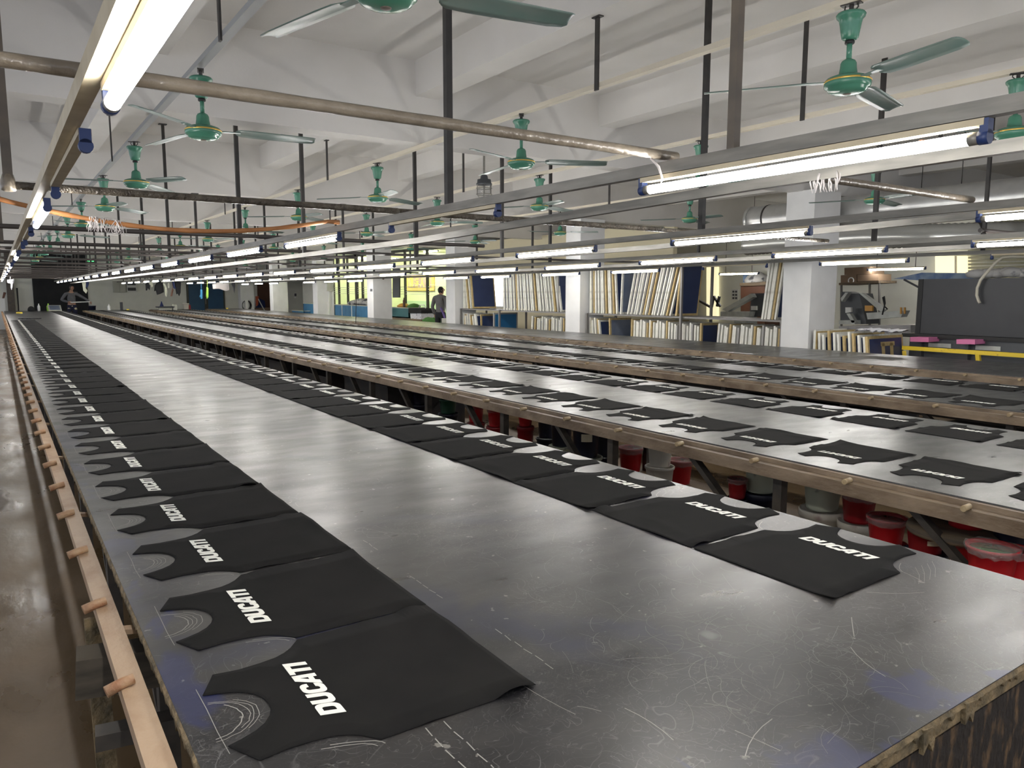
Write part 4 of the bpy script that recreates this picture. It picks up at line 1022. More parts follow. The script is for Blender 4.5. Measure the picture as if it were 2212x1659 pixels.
for k, (pl, lab) in enumerate((([(1816,596),(1850,594),(1850,611),(1816,612)], 'brown carton on the wall shelf, lower left with a pale ring mark'), ([(1852,595),(1897,593),(1897,607),(1852,609)], 'brown carton on the wall shelf, lower right'), ([(1824,580),(1882,577),(1882,593),(1824,595)], 'brown carton on the wall shelf, on top of the two others'))):
    o = pr_x(pl, 15.25, .5, 'carton', 'carton', None, lab, 'carton', 'cartons on the wall shelf')
    o.location.z += .012
    if k == 0:
        c_ = at_x(1838, 606, 15.24); MB().tube([(15.243, c_.y+.06*math.cos(t*PI/8), c_.z+.06*math.sin(t*PI/8)) for t in range(17)], .012, 6).build('ring_mark', MT['whitep'], o)
shm = MB(); P0, P1 = at_x(2091, 552, 16.9), at_x(2212, 606, 16.9)
z = 1.2
while z < 3.05: shm.bar((16.90, P0.y, z), (16.90, P1.y-1.2, z), .05, .045); z += .07
struct(shm.build('door_3', MT['shutter']))
struct(pr_x([(2020,553),(2090,553),(2090,600),(2020,600)], 16.85, .14, 'wallglow', 'window_20'))  # glowing panel stands in for a brightly lit wall return
struct(pr_x([(2062,553),(2066,553),(2066,600),(2062,600)], 16.83, .02, 'creamwall', 'trim_90'))
struct(pr_x([(1526,575),(1548,575),(1548,690),(1526,690)], 16.9, .09, 'wallglow', 'window_21'))  # glowing strip stands in for yellow light on the wall

# ------------------------------------------------------------------ partition wall, bright window and glazed office
struct(MB().box(13.0, 13.12, 12.4, 22.9, 0, 3.2).build('wall_inner', MT['creamwall']))
y0, y1 = 13/bearing(1088), 13/bearing(1056)
wz0, wz1 = at_x(1070, 661, 13.0).z, at_x(1070, 597, 13.0).z
fr = MB().box(12.97, 13.0, y0-.05, y1+.05, wz0-.05, wz0).box(12.97, 13.0, y0-.05, y1+.05, wz1, wz1+.05).box(12.97, 13.0, y0-.05, y0, wz0, wz1).box(12.97, 13.0, y1, y1+.05, wz0, wz1)
fo = struct(fr.build('window_22', MT['whitep']))
struct(MB().box(12.975, 12.995, y0, y1, wz0, wz1).build('window_pane', MT['day'], fo))
OY0, OY1 = 22.9, 34.3
of = MB().box(13.0, RIGHT_X, OY0-.1, OY0, 0, 3.2)
struct(of.build('wall_office_near', MT['office']))
struct(MB().box(13.0, RIGHT_X, OY1, OY1+.1, 0, 3.2).build('wall_office_far', MT['office']))
struct(MB().box(RIGHT_X-.03, RIGHT_X-.002, OY0, OY1, 0, 3.2).build('wall_office_right', MT['office']))
struct(MB().box(RIGHT_X-.04, RIGHT_X-.031, OY0, OY1, 0, 1.15).build('wall_office_dado', MT['dado']))
struct(MB().box(12.95, RIGHT_X, OY0-.1, OY1+.1, 3.2, 3.3).build('ceiling_office', MT['office']))
gp = thing('glass_partition', 'glazed office partition with dark upright mullions, yellow-green room behind', 'partition', (13.0, 28.5, 0))
MB().box(12.995, 13.005, OY0, OY1, .05, 3.1).build('glass_sheet', MT['glass'], gp)
for u, wd in ((722,.08),(733,.10),(752,.10),(771,.22),(784,.11),(812,.1),(876,.08),(924,.10),(972,.1)):
    yy = 13/bearing(u); MB().box(12.96, 13.04, yy-wd/2, yy+wd/2, 0, 3.2).build('mullion', MT['mullion'], gp)
MB().box(12.96, 13.04, OY0, OY1, 3.1, 3.2).build('head_rail', MT['mullion'], gp)
for k in range(4): MB().box(12.988, 12.994, OY0, OY1, 1.50+.09*k, 1.515+.09*k).build('frosted_stripe', MT['whitep'], gp)
struct(pr_x([(848,575),(862,575),(862,643),(848,643)], 12.85, .06, 'machgrey', 'trim_91'))
OT = [c_ for c_ in lampA.children if c_.name.startswith('tube')][0].data.copy(); OT.materials[0] = MT['officelit']
for i, yy in enumerate((24.0, 26.4, 28.8, 31.2, 33.4)):
    for x in (14.2, 15.8):
        o = dup(lampA, (x, yy, 3.16), 0, 'lit office ceiling lamp, %s from the near end, %s row' % (nth(i), 'front' if x < 15 else 'back'), 'office ceiling lamps')
        for ch_ in o.children:
            if ch_.name.startswith('tube'): ch_.data = OT
sg = thing('framed_sign', 'gold-framed sign with four golden characters inside the glazed office', 'sign', (RIGHT_X-.05, 32.3, 1.9))
SX = RIGHT_X-.05
A, B = at_x(880, 602, SX), at_x(939, 628, SX)
ya, yb, zt, zb = A.y, B.y, max(A.z, B.z+.6), B.z
zt = zb + .78
bx(SX-.05, SX, yb, ya, zb, zt, 'goldsign', 'sign_frame', sg)
bx(SX-.06, SX-.05, yb+.22, ya-.22, zb+.14, zt-.14, 'signred', 'sign_board', sg)
def stroke(k, pts):
    cw = (ya-yb-.5)/4; o0 = ya-.25-cw*k
    for (a, b), (c, d) in pts:
        p = Vector((SX-.066, o0-cw*(.12+.76*a), zb+.17+b*(zt-zb-.34))); q = Vector((SX-.066, o0-cw*(.12+.76*c), zb+.17+d*(zt-zb-.34)))
        MBS[k].bar(p, q, .07, .012, up=(1,0,0))
MBS = [MB() for _ in range(4)]
stroke(0, [((.15,0),(.15,1)),((.15,1),(.95,1)),((.95,0),(.95,1)),((.5,.1),(.5,1)),((.72,.2),(.72,.9)),((.3,.1),(.8,.1))])
stroke(1, [((.1,.85),(.2,.7)),((.05,.5),(.15,.35)),((.1,0),(.25,.2)),((.35,.9),(.95,.9)),((.4,.6),(.9,.6)),((.3,.35),(1,.35)),((.4,.05),(.85,.05)),((.62,.05),(.66,.65))])
stroke(2, [((.5,1),(.45,.6)),((.45,.6),(.05,0)),((.48,.6),(.95,0))])
stroke(3, [((.2,1),(.1,.5)),((.1,.75),(.9,.75)),((.9,.75),(.8,.05)),((.35,.5),(.6,.3)),((.3,.2),(.5,0))])
for m_ in MBS: m_.build('golden_character', MT['goldink'], sg)

# ------------------------------------------------------------------ clutter between the columns
def bin_(x0, x1, y0, y1, z0, z1, mat, label, straps=()):
    t = thing('rolling_bin', label, 'bin', ((x0+x1)/2, (y0+y1)/2, 0), 'coloured bins between the columns')
    mb = MB().box(x0, x1, y0, y1, z0, z0+.03)
    for a in ((x0,x0+.03,y0,y1),(x1-.03,x1,y0,y1),(x0,x1,y0,y0+.03),(x0,x1,y1-.03,y1)): mb.box(*a, z0, z1)
    mb.build('tub', MT[mat], t)
    rm = MB().box(x0-.02, x0+.04, y0-.02, y1+.02, z1, z1+.03).box(x1-.04, x1+.02, y0-.02, y1+.02, z1, z1+.03).box(x0, x1, y0-.02, y0+.04, z1, z1+.03).box(x0, x1, y1-.04, y1+.02, z1, z1+.03)
    rm.build('rim', MT['metalw'], t)
    for x in (x0+.08, x1-.08):
        for y in (y0+.1, y1-.1): MB().box(x-.03, x+.03, y-.03, y+.03, 0, z0).build('caster', MT['rubber'], t)
    for y in straps: MB().box(x0-.012, x0-.001, y-.03, y+.03, z0+.12, z1+.02).build('white_strap', MT['whitep'], t)
    return t
bin_(11.5, 12.4, 26.35, 29.75, .15, 1.05, 'binblue', 'long blue bin with white straps heaped with garments, left of the fourth column', (28.95, 27.95))
bin_(11.6, 12.3, 32.0, 33.9, .15, 1.05, 'binblue', 'blue bin half hidden behind the fifth column')
bin_(11.3, 11.9, 33.0, 34.6, .12, .72, 'binblue', 'low blue tray cart by the dark doorway')
bin_(11.6, 12.2, 23.2, 24.6, .70, 1.03, 'binteal', 'teal bin on a table right of the fourth column')
hp = MB(); rr = random.Random(12)
for i in range(16):
    y = 26.7 + rr.random()*2.0; hp.lathe([(.02,-.12),(.26,-.06),(.30,.04),(.16,.12),(.02,.16)], 9, (11.8+rr.random()*.4, y, 1.05+.14*math.sin((y-26.6)/2.1*PI)))
tag(hp.build('garment_heap', MT['pillow']), 'heap of grey and white garments spilling over the long blue bin', 'garments', kind='stuff')
ff = thing('floor_fan', 'big caged floor fan half hidden by the fourth column', 'fan', (11.0, 24.6, 0))
for r_, x_ in ((.36,0),(.36,.14),(.24,-.03),(.12,-.05)):
    MB().tube([(11.0+x_, 24.6+r_*math.cos(t*PI/14), 1.0+r_*math.sin(t*PI/14)) for t in range(29)], .007, 6).build('guard_ring', MT['dkgrey'], ff)
MB().tube([(11.05,24.6,1.0),(11.30,24.6,1.0)], .10, 14).build('motor', MT['dkgrey'], ff)
for k in range(3):
    a = k*2.094+.5; MB().bar((11.07,24.6+.06*math.cos(a),1+.06*math.sin(a)), (11.07,24.6+.32*math.cos(a),1+.32*math.sin(a)), .14, .01, up=(1,0,0)).build('blade', MT['dkgrey'], ff)
MB().tube([(11.2,24.6,.95),(11.2,24.6,.03)], .025, 10).build('stand', MT['dkgrey'], ff); MB().lathe([(.02,.05),(.25,.03),(.26,0)], 18, (11.2,24.6,0)).build('base', MT['dkgrey'], ff)
wt = thing('work_table', 'brown-edged work table with a teal bin and bag right of the fourth column', 'table', (11.8, 23.4, 0))
bx(11.4, 12.4, 21.9, 24.7, .62, .70, 'wood', 'table_top', wt); bx(11.45, 12.35, 22.0, 24.6, .42, .58, 'dkgrey', 'apron', wt)
for x in (11.48, 12.32):
    for y in (22.0, 24.6): bx(x-.03, x+.03, y-.03, y+.03, 0, .62, 'dkgrey', 'leg', wt)
bg = thing('tote_bag', 'white bag with black padded top on the brown-edged work table', 'bag', (11.7, 22.4, .70))
MB().prism([(22.02,.70),(22.76,.70),(22.80,.92),(22.0,.92)], 11.45, 11.95, fn=lambda a,b,h:(h,a,b)).build('bag_body', MT['whitecloth'], bg)
MB().prism([(21.95,.90),(22.85,.88),(22.86,1.02),(22.7,1.06),(22.1,1.05),(21.94,1.0)], 11.42, 11.98, fn=lambda a,b,h:(h,a,b)).build('bag_top', MT['clothk'], bg)
MB().tube([(11.7,22.15,1.04),(11.7,22.25,1.16),(11.7,22.55,1.16),(11.7,22.65,1.04)], .015, 6).build('bag_handle', MT['whitep'], bg)
for k, (y, c_, lab) in enumerate(((24.2,'amber','orange bundle on the teal bin'),(23.85,'brown','brown bottle standing by the teal bin'),(23.4,'greenleaf','green bundle at the right end of the teal bin'))):
    m_ = MB()
    if k == 1: m_.lathe([(.04,0),(.045,.02),(.045,.22),(.02,.28),(.02,.33)], 10, (11.75, y, 1.06))
    else: m_.lathe([(.05,0),(.22,.02),(.24,.08),(.12,.15),(.02,.17)], 10, (11.9, y, 1.03))
    tag(m_.build('bottle' if k == 1 else 'bundle', MT[c_]), lab + ', right of the fourth column', 'bottle' if k == 1 else 'bundle')
gl = MB(); rr = random.Random(2)
for i in range(8): gl.lathe([(.01,-.1),(.18,-.06),(.21,.02),(.1,.1),(.01,.12)], 8, (11.3+rr.random()*.4, 20.9+i*.13, .52+.16*math.sin(i*.5)))
tag(gl.build('green_cloth_heap', MT['greenleaf']), 'green and white cloth heap on the floor left of the man in dark grey', 'cloth heap', kind='stuff')
bx(11.1, 11.9, 20.7, 22.0, 0, .42, 'carton', 'low_crate', None, 'low crate under the green cloth heap', 'crate')
bx(16.4, 16.9, 27.6, 28.6, 0, .95, 'pink', 'pink_carton', None, 'pink carton on the office floor behind the glass', 'carton')
cb_ = thing('paper_box', 'cream cardboard box beside the hand of the man in dark grey', 'box', (11.0, 19.2, 0))
bx(10.85, 11.35, 18.55, 19.55, .40, .82, 'metalw', 'box_body', cb_); 
bx(10.8, 11.4, 18.4, 20.0, 0, .40, 'whitep', 'white_crate', None, 'white crate under the cream cardboard box near the third column', 'crate')

# walls and doorway past the sixth column
struct(MB().box(13.0, 13.12, OY1+.1, 38.0, 0, 3.2).build('wall_inner_far', MT['wall']))
struct(MB().box(12.9, 13.0, 35.3, 35.75, 0, 2.9).build('trim_92', MT['mullion']))
ic = thing('wall_intercom', 'small dark wall intercom on the grey wall by the dark doorway', 'intercom', (12.98, 34.9, 1.3))
pr_x([(636,634),(639,634),(639,640),(636,640)], 12.97, .03, 'dkgrey', 'handset', ic); pr_x([(635.5,633),(639.5,633),(639.5,644),(635.5,644)], 12.985, .015, 'whitep', 'back_plate', ic)
d2 = struct(MB().box(11.55, 12.5, FAR_Y-.06, FAR_Y, 0, 2.2).build('door_2', MT['brown']))
mp = thing('mop', 'mop with pale handle leaning by the brown far door', 'mop', (11.0, 40.2, 0))
MB().bar(at_y(558,646,40.2), at_y(572,672,39.6), .035, .035).build('handle', MT['whitep'], mp); MB().bar(at_y(572,672,39.6), (11.6,39.55,0), .035, .035).build('lower_handle', MT['whitep'], mp)
pr_y([(553,640),(559,640),(558,658),(554,662)], 40.2, .12, 'orange', 'red_bag', None, 'red bag hanging beside the mop at the far right', 'bag')
pr_y([(556,642),(572,650),(574,668),(556,668)], 40.3, .35, 'clothn', 'dark_bundle', None, 'dark navy bundle piled behind the mop at the far end', 'bundle')
bx(11.0, 12.0, 40.2, 40.75, 0, .75, 'carton', 'low_cabinet', None, 'low brown cabinet under the dark navy bundle', 'cabinet')
hc = thing('hose_coil', 'coil of black hose hung on the white column at the far end', 'hose', (10.2, 38.36, 1.0))
for k in range(4):
    c0 = at_y(532+k*.3, 659+k*.4, 38.33); r_ = .19+.012*k
    MB().tube([(c0.x+r_*math.cos(t*PI/12), 38.35-.02*k, c0.z+r_*1.15*math.sin(t*PI/12)) for t in range(25)], .013, 6).build('hose_loop', MT['cable'], hc)
bx(10.17, 10.30, 38.20, 38.38, .55, 1.18, 'whitep', 'hose_end', hc)
mbx = thing('meter_box', 'pale grey electric box with conduit on the fifth column', 'electric box', (10.5, 27.58, 1.6))
pr_y([(707,597),(719,597),(719,629),(707,629)], 27.52, .08, 'metalw', 'box', mbx); pr_y([(710,629),(713.5,629),(713.5,690),(710,690)], 27.56, .04, 'whitep', 'conduit', mbx)
c4 = MB(); c4.tube([(10.35, 22.495, 2.02), (10.35, 22.47, 2.02)], .035, 14)
tag(c4.build('round_sticker', MT['brown']), 'small round dark red sticker on the fourth column', 'sticker')
pr_x([(799.5,624),(803.5,624),(803.5,629.5),(799.5,629.5)], 9.985, .014, 'machgrey', 'switch_plate', None, 'small grey switch plate on the left face of the fourth column', 'switch')
tag(MB().tube([at_x(770, 585, 7.55), at_x(769.5, 640, 7.7), at_x(768.5, 698, 7.93)], .008, 6).build('hanging_cord', MT['leg']), 'thin cord hanging to the edge of the bare grey table', 'cord')

# ------------------------------------------------------------------ far wall
d1 = struct(MB().box(1.42, 3.62, FAR_Y-.05, FAR_Y, 0, 3.33).build('door_1', MT['blackwall']))
tag(MB().tube([(2.75,FAR_Y-.08,1.55),(3.2,FAR_Y-.08,1.56)], .02, 6).build('bar_handle', MT['steel'], d1), 'steel bar')
ex = thing('exit_sign', 'glowing green emergency exit sign above the black doorway', 'sign', (3.75, FAR_Y-.1, 3.02))
pr_y([(184.5,559.5),(206,560.5),(206,567.5),(184.5,566.5)], FAR_Y-.12, .1, 'rubber', 'sign_housing', ex)
pr_y([(186,563.5),(188,561.8),(188,562.8),(189.8,562.8),(189.8,564.4),(188,564.4),(188,565.4)], FAR_Y-.135, .012, 'glowgreen', 'arrow', ex)
pr_y([(191.5,565),(192,562),(193.5,561.2),(193.2,559.6),(195,559.4),(195.4,561.2),(197.4,562),(197,563),(195.8,562.8),(196.4,565),(195.2,565),(194.2,563.8),(193,565.2)], FAR_Y-.135, .012, 'glowgreen', 'running_figure', ex)
for k in range(2): pr_y([(198.2+2.6*k,562.4),(200.2+2.6*k,562.4),(200.2+2.6*k,563),(199.5+2.6*k,563),(199.5+2.6*k,563.6),(200.2+2.6*k,563.6),(200.2+2.6*k,565),(198.2+2.6*k,565)], FAR_Y-.135, .012, 'glowgreen', 'sign_character', ex)
eb = thing('electric_cabinet', 'pale metal electric cabinet with two doors on the far wall', 'electric cabinet', (4.97, FAR_Y-.1, 1.55))
bx(4.70, 5.24, FAR_Y-.16, FAR_Y, 1.55, 2.10, 'metalw', 'cabinet_box', eb)
for x in (4.72, 4.98): bx(x, x+.24, FAR_Y-.175, FAR_Y-.16, 1.58, 2.07, 'metalw', 'door', eb)
ec = thing('window_unit', 'white-framed unit with two dark louvres on the far wall', 'ventilator', (5.5, FAR_Y-.1, 1.55))
bx(5.28, 5.72, FAR_Y-.12, FAR_Y, 1.58, 2.12, 'whitep', 'frame', ec)
for z in (1.63, 1.90): bx(5.32, 5.68, FAR_Y-.13, FAR_Y-.119, z, z+.15, 'dkgrey', 'louvre', ec)
dd = struct(MB().box(8.0, 9.86, FAR_Y-.05, FAR_Y, 0, 2.3).build('door_4', MT['mullion']))
bx(8.10, 8.84, FAR_Y-.07, FAR_Y-.05, 0, 2.25, 'doorblue', 'door_leaf', dd); bx(9.02, 9.78, FAR_Y-.07, FAR_Y-.05, 0, 2.25, 'doorblue', 'door_leaf', dd)
bx(8.88, 8.92, FAR_Y-.10, FAR_Y-.07, .95, 1.25, 'steel', 'pull_handle', dd)
struct(MB().box(.42, .70, FAR_Y-.2, FAR_Y, 0, CEIL).build('trim_93', MT['brownpole']))
tag(pr_y([(34.5,622),(38.5,622),(41,659),(44,712),(41,712),(38,659)], FAR_Y-.3, .06, 'rubber', 'dark_board'), 'narrow black board leaning on the far wall at far left', 'board')
tag(pr_y([(7.5,631),(13.5,632),(8.5,647),(4,647)], 38.5, .05, 'brown', 'brown_board'), 'brown board tilted at the left edge of the far end', 'board')
bx(.02, .30, 38.2, 38.9, 0, 1.30, 'whitep', 'white_cabinet', None, 'white cabinet at the left edge of the far end', 'cabinet')

# things hung from the crossbars near the far end
def hung(poly, y, mat, label, d=.10, name='hanging_garment', cat='garment', group='clothes hung on the crossbars'):
    P = [at_y(u, v, y) for u, v in poly]; n = len(P)
    c0 = sum((p.x for p in P))/n, sum((p.z for p in P))/n
    mb = MB()
    mb.prism([(p.x, p.z) for p in P], y-d*.15, y+d*.15, fn=lambda a, b, h: (a, h, b))
    mb.prism([(c0[0]+(p.x-c0[0])*.72, c0[1]+(p.z-c0[1])*.80) for p in P], y-d*.5, y+d*.5, fn=lambda a, b, h: (a, h, b))
    top = max(p.z for p in P); xm = sum(p.x for p in P if p.z > top-.08)/max(1, len([p for p in P if p.z > top-.08]))
    mb.tube([(xm, y, top-.03), (xm, y, CZ)], .008, 5)
    return tag(mb.build(name, MT[mat]), label, cat, group)
hung([(314,612),(320,610),(325,613),(323,627),(320,621),(317,628),(315,627)], 30.0, 'clothk', 'black garment with two short legs, leftmost of the hung clothes')
hung([(320,608),(327,608),(331,617),(328,621),(325,616),(321,616)], 30.0, 'clothw', 'pale cloth between two black garments on the crossbar')
hung([(334,617),(338,611),(347,607),(352,611),(354,631),(346,635),(339,637),(337,628),(333,629)], 30.0, 'clothk', 'wide black printed shirt hung on the crossbar')
hung([(339,627),(344,625),(347,631),(342,634)], 30.05, 'clothw', 'white cloth tucked against the wide black shirt on the crossbar', .16)
hung([(350,612),(356,612),(360,622),(362,633),(359,641),(357,637),(357,620)], 30.0, 'clothw', 'long pale rag right of the wide black shirt')
hung([(362,612),(366,612),(366,622),(363,622)], 30.0, 'metalw', 'small beige rag left of the blue hung cloth')
hung([(371,607),(376,606),(378,620),(382,625),(375,623)], 30.0, 'clothn', 'blue and navy cloth hung near the blue door')
hung([(377,606),(391,609),(390,632),(387,640),(384,634),(381,636),(379,624)], 30.0, 'clothk', 'dark pair of trousers, rightmost of the black hung clothes')
hung([(371,622),(375,626),(372,640),(368,640)], 30.0, 'brown', 'brown strip of cloth hung below the blue cloth')
hung([(433,625),(437,626),(437,645),(434,646),(431,640),(433,636)], 30.0, 'sky', 'sky blue cloth strip in front of the blue door')
hung([(446,620),(450,622),(450,642),(447,646),(445,640)], 30.0, 'lime', 'lime green cloth strip in front of the blue door')
hung([(459,614),(470,612),(494,612),(495,626),(488,629),(474,624),(460,624)], 30.0, 'film', 'clear plastic bag with green scraps hung right of the lime strip', name='plastic_bag', cat='bag')
hung([(499,604),(508,604),(508,618),(506,634),(504,622),(500,614)], 30.0, 'dkgrey', 'dark pointed cloth hung near the far white column')
hung([(177,607),(186,607),(185,622),(189,628),(186,634),(180,628)], 32.0, 'clothw', 'pale yellow cloth hung beside the man in the grey sweater')
hung([(184,607),(192,607),(192,614),(189,622),(185,620)], 32.0, 'clothn', 'dark cloth hung right of the pale yellow one')
hung([(15,604),(30,603),(31,609),(28,613),(27,622),(25,627),(23,622),(23,613),(16,611)], 30.0, 'whitecloth', 'white rag with a blue patch hung at the far left')
MB

# small things at the far table ends
def tape(x, y, label): 
    t = MB().lathe([(.055,0),(.055,.05),(.040,.05),(.040,0),(.055,0)], 20, (x, y, TZ), caps=False)
    return tag(t.build('tape_roll', MT['tapey']), label, 'tape roll', 'rolls of yellow tape')
def botl(x, y, z, r, h, mat, label):
    return tag(MB().lathe([(r*.9,0),(r,.01),(r,h*.62),(r*.5,h*.78),(r*.36,h*.82),(r*.36,h*.97),(r*.2,h)], 14, (x, y, z)).build('bottle', MT[mat]), label, 'bottle', 'bottles at the far table ends')
tape(.62, 32.6, 'yellow tape roll at the far left corner of the nearest table'); tape(.70, 32.45, 'second yellow tape roll beside the corner one on the nearest table')
tape(4.62, 35.8, 'yellow tape roll at the far end of the second table'); tape(8.8, 36.2, 'yellow tape roll at the far end of the bare grey table')
botl(1.42, 36.3, TZ, .05, .30, 'whitep', 'white bottle left at the far end of the nearest table'); botl(1.75, 36.3, TZ, .06, .30, 'lime', 'bottle with greenish cap at the far end of the nearest table')
tag(MB().lathe([(.12,0),(.13,.05),(.11,.13),(.05,.19),(.01,.20)], 14, (1.15, 36.2, TZ)).build('black_cap', MT['clothk']), 'black cap lying at the far end of the nearest table', 'cap')
tr = thing('screen_tray', 'tilted pale tray with blue mesh at the far end of the nearest table', 'tray', (2.0, 36.0, TZ))
MB().bar((1.95,35.6,TZ+.02), (1.95,36.2,TZ+.22), .46, .03).build('tray_frame', MT['metalw'], tr); MB().bar((1.95,35.64,TZ+.05), (1.95,36.14,TZ+.215), .36, .01).build('mesh_panel', MT['meshg'], tr)
fl = MB(); rr = random.Random(6)
for i in range(6): fl.bar((.50+.09*i, 25.75+rr.random()*.05, TZ+.012), (.60+.09*i, 25.72+rr.random()*.05, TZ+.02), .12, .02)
tag(fl.build('folded_cloth', MT['clothk']), 'thin strip of folded black cloth past the last panel of the left row', 'cloth')
botl(3.95, 36.2, TZ, .06, .26, 'whitep', 'white bottle at the far end of the second table')
tag(MB().box(4.36, 4.46, 36.0, 36.1, TZ, TZ+.34).build('dark_box', MT['dkgrey']), 'tall narrow dark box standing at the far end of the second table', 'box')
sq = thing('squeegee_tray', 'dark tray with a cone-shaped funnel at the far end of the third table', 'tray', (5.95, 35.6, TZ))
MB().box(5.72, 6.40, 35.4, 35.9, TZ+.10, TZ+.15).build('tray', MT['dkgrey'], sq); MB().lathe([(.09,.14),(.04,.28),(.015,.37)], 12, (5.92,35.6,TZ)).build('funnel', MT['clothn'], sq); MB().box(5.8, 6.3, 35.5, 35.8, TZ, TZ+.10).build('block', MT['metalw'], sq)
tag(MB().box(6.36, 6.52, 35.5, 35.7, TZ, TZ+.22).build('cream_jug', MT['metalw']), 'cream jug beside the dark tray on the third table', 'jug')
bk = bucket(6.98, 36.0, TZ, .13, .27, 'white', False, 'cream bucket at the far end of the third table')
tag(MB().box(7.12, 7.2, 36.1, 36.3, TZ, TZ+.20).build('red_tin', MT['dkred']), 'dark red tin right of the cream bucket on the third table', 'tin')
pb = bucket(3.42, 37.3, .62, .15, .36, 'navy', False, 'black bucket with white rim held at the end of the second table')
bx(3.2, 3.7, 37.0, 37.6, 0, .62, 'dkgrey', 'black_crate', None, 'black crate under the white-rimmed bucket at the far end', 'crate')

# caged explosion-proof lamp under the ceiling
cg = thing('caged_lamp', 'grey caged glass pendant lamp behind the second fan of the second row', 'lamp', (5.15, 8.15, 3.0))
gx, gy = 5.15, 8.15
def gz(v): return at_x(1043, v, gx).z
zt_, zb_ = gz(378), gz(431)
MB().tube([(gx,gy,gz(380)),(gx,gy,CEIL)], .014, 8).build('conduit', MT['steel'], cg)
hh = zt_-zb_
MB().lathe([(.03,0),(.045,-.02),(.05,-hh*.18),(.085,-hh*.20),(.09,-hh*.34),(.10,-hh*.36),(.10,-hh*.42),(.05,-hh*.44)], 18, (gx,gy,zt_)).build('cap_housing', MT['machgrey'], cg)
MB().lathe([(.075,-hh*.42),(.08,-hh*.6),(.078,-hh*.8),(.05,-hh*.95),(.01,-hh)], 18, (gx,gy,zt_)).build('glass_jar', MT['wrapfilm'], cg)
for k in range(6):
    a = k*PI/3; MB().tube([(gx+.098*math.cos(a),gy+.098*math.sin(a),zt_-hh*.42),(gx+.098*math.cos(a),gy+.098*math.sin(a),zt_-hh*.78),(gx+.06*math.cos(a),gy+.06*math.sin(a),zt_-hh*.99),(gx,gy,zt_-hh*1.03)], .005, 5).build('cage_wire', MT['steel'], cg)
for zz in (.55,.8): MB().tube([(gx+.098*math.cos(t*PI/10),gy+.098*math.sin(t*PI/10),zt_-hh*zz) for t in range(21)], .005, 5).build('cage_ring', MT['steel'], cg)

# ------------------------------------------------------------------ people
def skin(nodes_, edges, root=0, sub=2):
    me = bpy.data.meshes.new('t'); me.from_pydata([n[0] for n in nodes_], edges, [])
    o = bpy.data.objects.new('t', me); C.objects.link(o)
    o.modifiers.new('s', 'SKIN')
    lay = me.skin_vertices[0].data
    for i, n in enumerate(nodes_):
        r = n[1]; lay[i].radius = r if isinstance(r, tuple) else (r, r); lay[i].use_root = (i == root)
    sm = o.modifiers.new('u', 'SUBSURF'); sm.levels = sub; sm.render_levels = sub
    dg = bpy.context.evaluated_depsgraph_get(); ev = o.evaluated_get(dg); em = ev.to_mesh()
    vs = [tuple(v.co) for v in em.vertices]; fs = [tuple(p.vertices) for p in em.polygons]
    ev.to_mesh_clear(); bpy.data.objects.remove(o); bpy.data.meshes.remove(me)
    return vs, fs
def head_mb(mb, c, s, yaw, pitch, dark=None):
    """skull with brow, nose, mouth, chin and ears; returns the transform"""
    rot = Matrix.Rotation(yaw, 3, 'Z') @ Matrix.Rotation(pitch, 3, 'X')
    T = lambda p: tuple(Vector(c) + rot @ (Vector(p)*s))
    prof = []
    vs, fs = [], []; n = 20; rows = 16
    for i in range(rows+1):
        t = i/rows; z = -.118 + .236*t
        ph = math.pi*t
        for j in range(n):
            a = 2*PI*j/n; ca, sa = math.cos(a), math.sin(a)
            rx = .078*math.sin(ph)**.55 if 0 < t < 1 else .001; ry = .098*math.sin(ph)**.55 if 0 < t < 1 else .001
            if z < -.02: k = 1 - .35*((-.02-z)/.1); rx *= k; ry *= (.82 if sa > 0 else 1.0)*k if sa > 0 else k*1.0
            x, y = rx*ca, -ry*sa
            fr = max(0, sa)
            if fr > .85:                       # the face looks along -y
                w_ = (fr-.85)/.15
                if -.045 < z < .012: y -= .020*w_*max(0, 1-abs(z+.028)/.022)*(fr > .96)
                if .008 < z < .028: y -= .005*w_
                if -.005 < z < .008: y += .004*w_
                if -.082 < z < -.058: y -= .007*w_
                if z < -.095: y -= .008*w_
            vs.append(T((x, y, z)))
    for i in range(rows):
        for j in range(n): fs.append((i*n+j, i*n+(j+1)%n, (i+1)*n+(j+1)%n, (i+1)*n+j))
    mb.add(vs, fs, 0, True)
    for sx in (-1, 1): mb.add([T((sx*.076, .0, -.02)), T((sx*.090, .018, -.005)), T((sx*.092, .020, .022)), T((sx*.080, .004, .026)), T((sx*.074,.012,-.03))], [(0,1,2,3),(0,4,1)], 0, True)
    nose = [T((-.014,-.094,-.036)), T((.014,-.094,-.036)), T((0,-.120,-.032)), T((0,-.096,.012))]
    mb.add(nose, [(0,1,2),(0,2,3),(1,3,2)], 0, True)
    return T
def hair_mb(T, cover):
    mb = MB(); n = 20; rows = 9; vs = []; fs = []
    for i in range(rows+1):
        t = i/rows; z = .128 - .150*t
        for j in range(n):
            a = 2*PI*j/n; ca, sa = math.cos(a), math.sin(a)
            fr = max(0, sa); zz = max(z, .045 if fr > .35 else -.075)
            zz = .128 - (.128-(.045 if fr > .45 else (-.01 if fr > .05 else -.07)))*t
            q = max(0.0, 1-((zz+.0)/.130)**2)**.5 if zz > 0 else 1
            k = 1.0 if zz > -.01 else 1 - (-.01-zz)*1.6
            vs.append(T((.085*q*ca*k, -.104*q*sa*k + .004, zz)))
    for i in range(rows):
        for j in range(n): fs.append((i*n+j, i*n+(j+1)%n, (i+1)*n+(j+1)%n, (i+1)*n+j))
    mb.add(vs, fs, 0, True); return mb
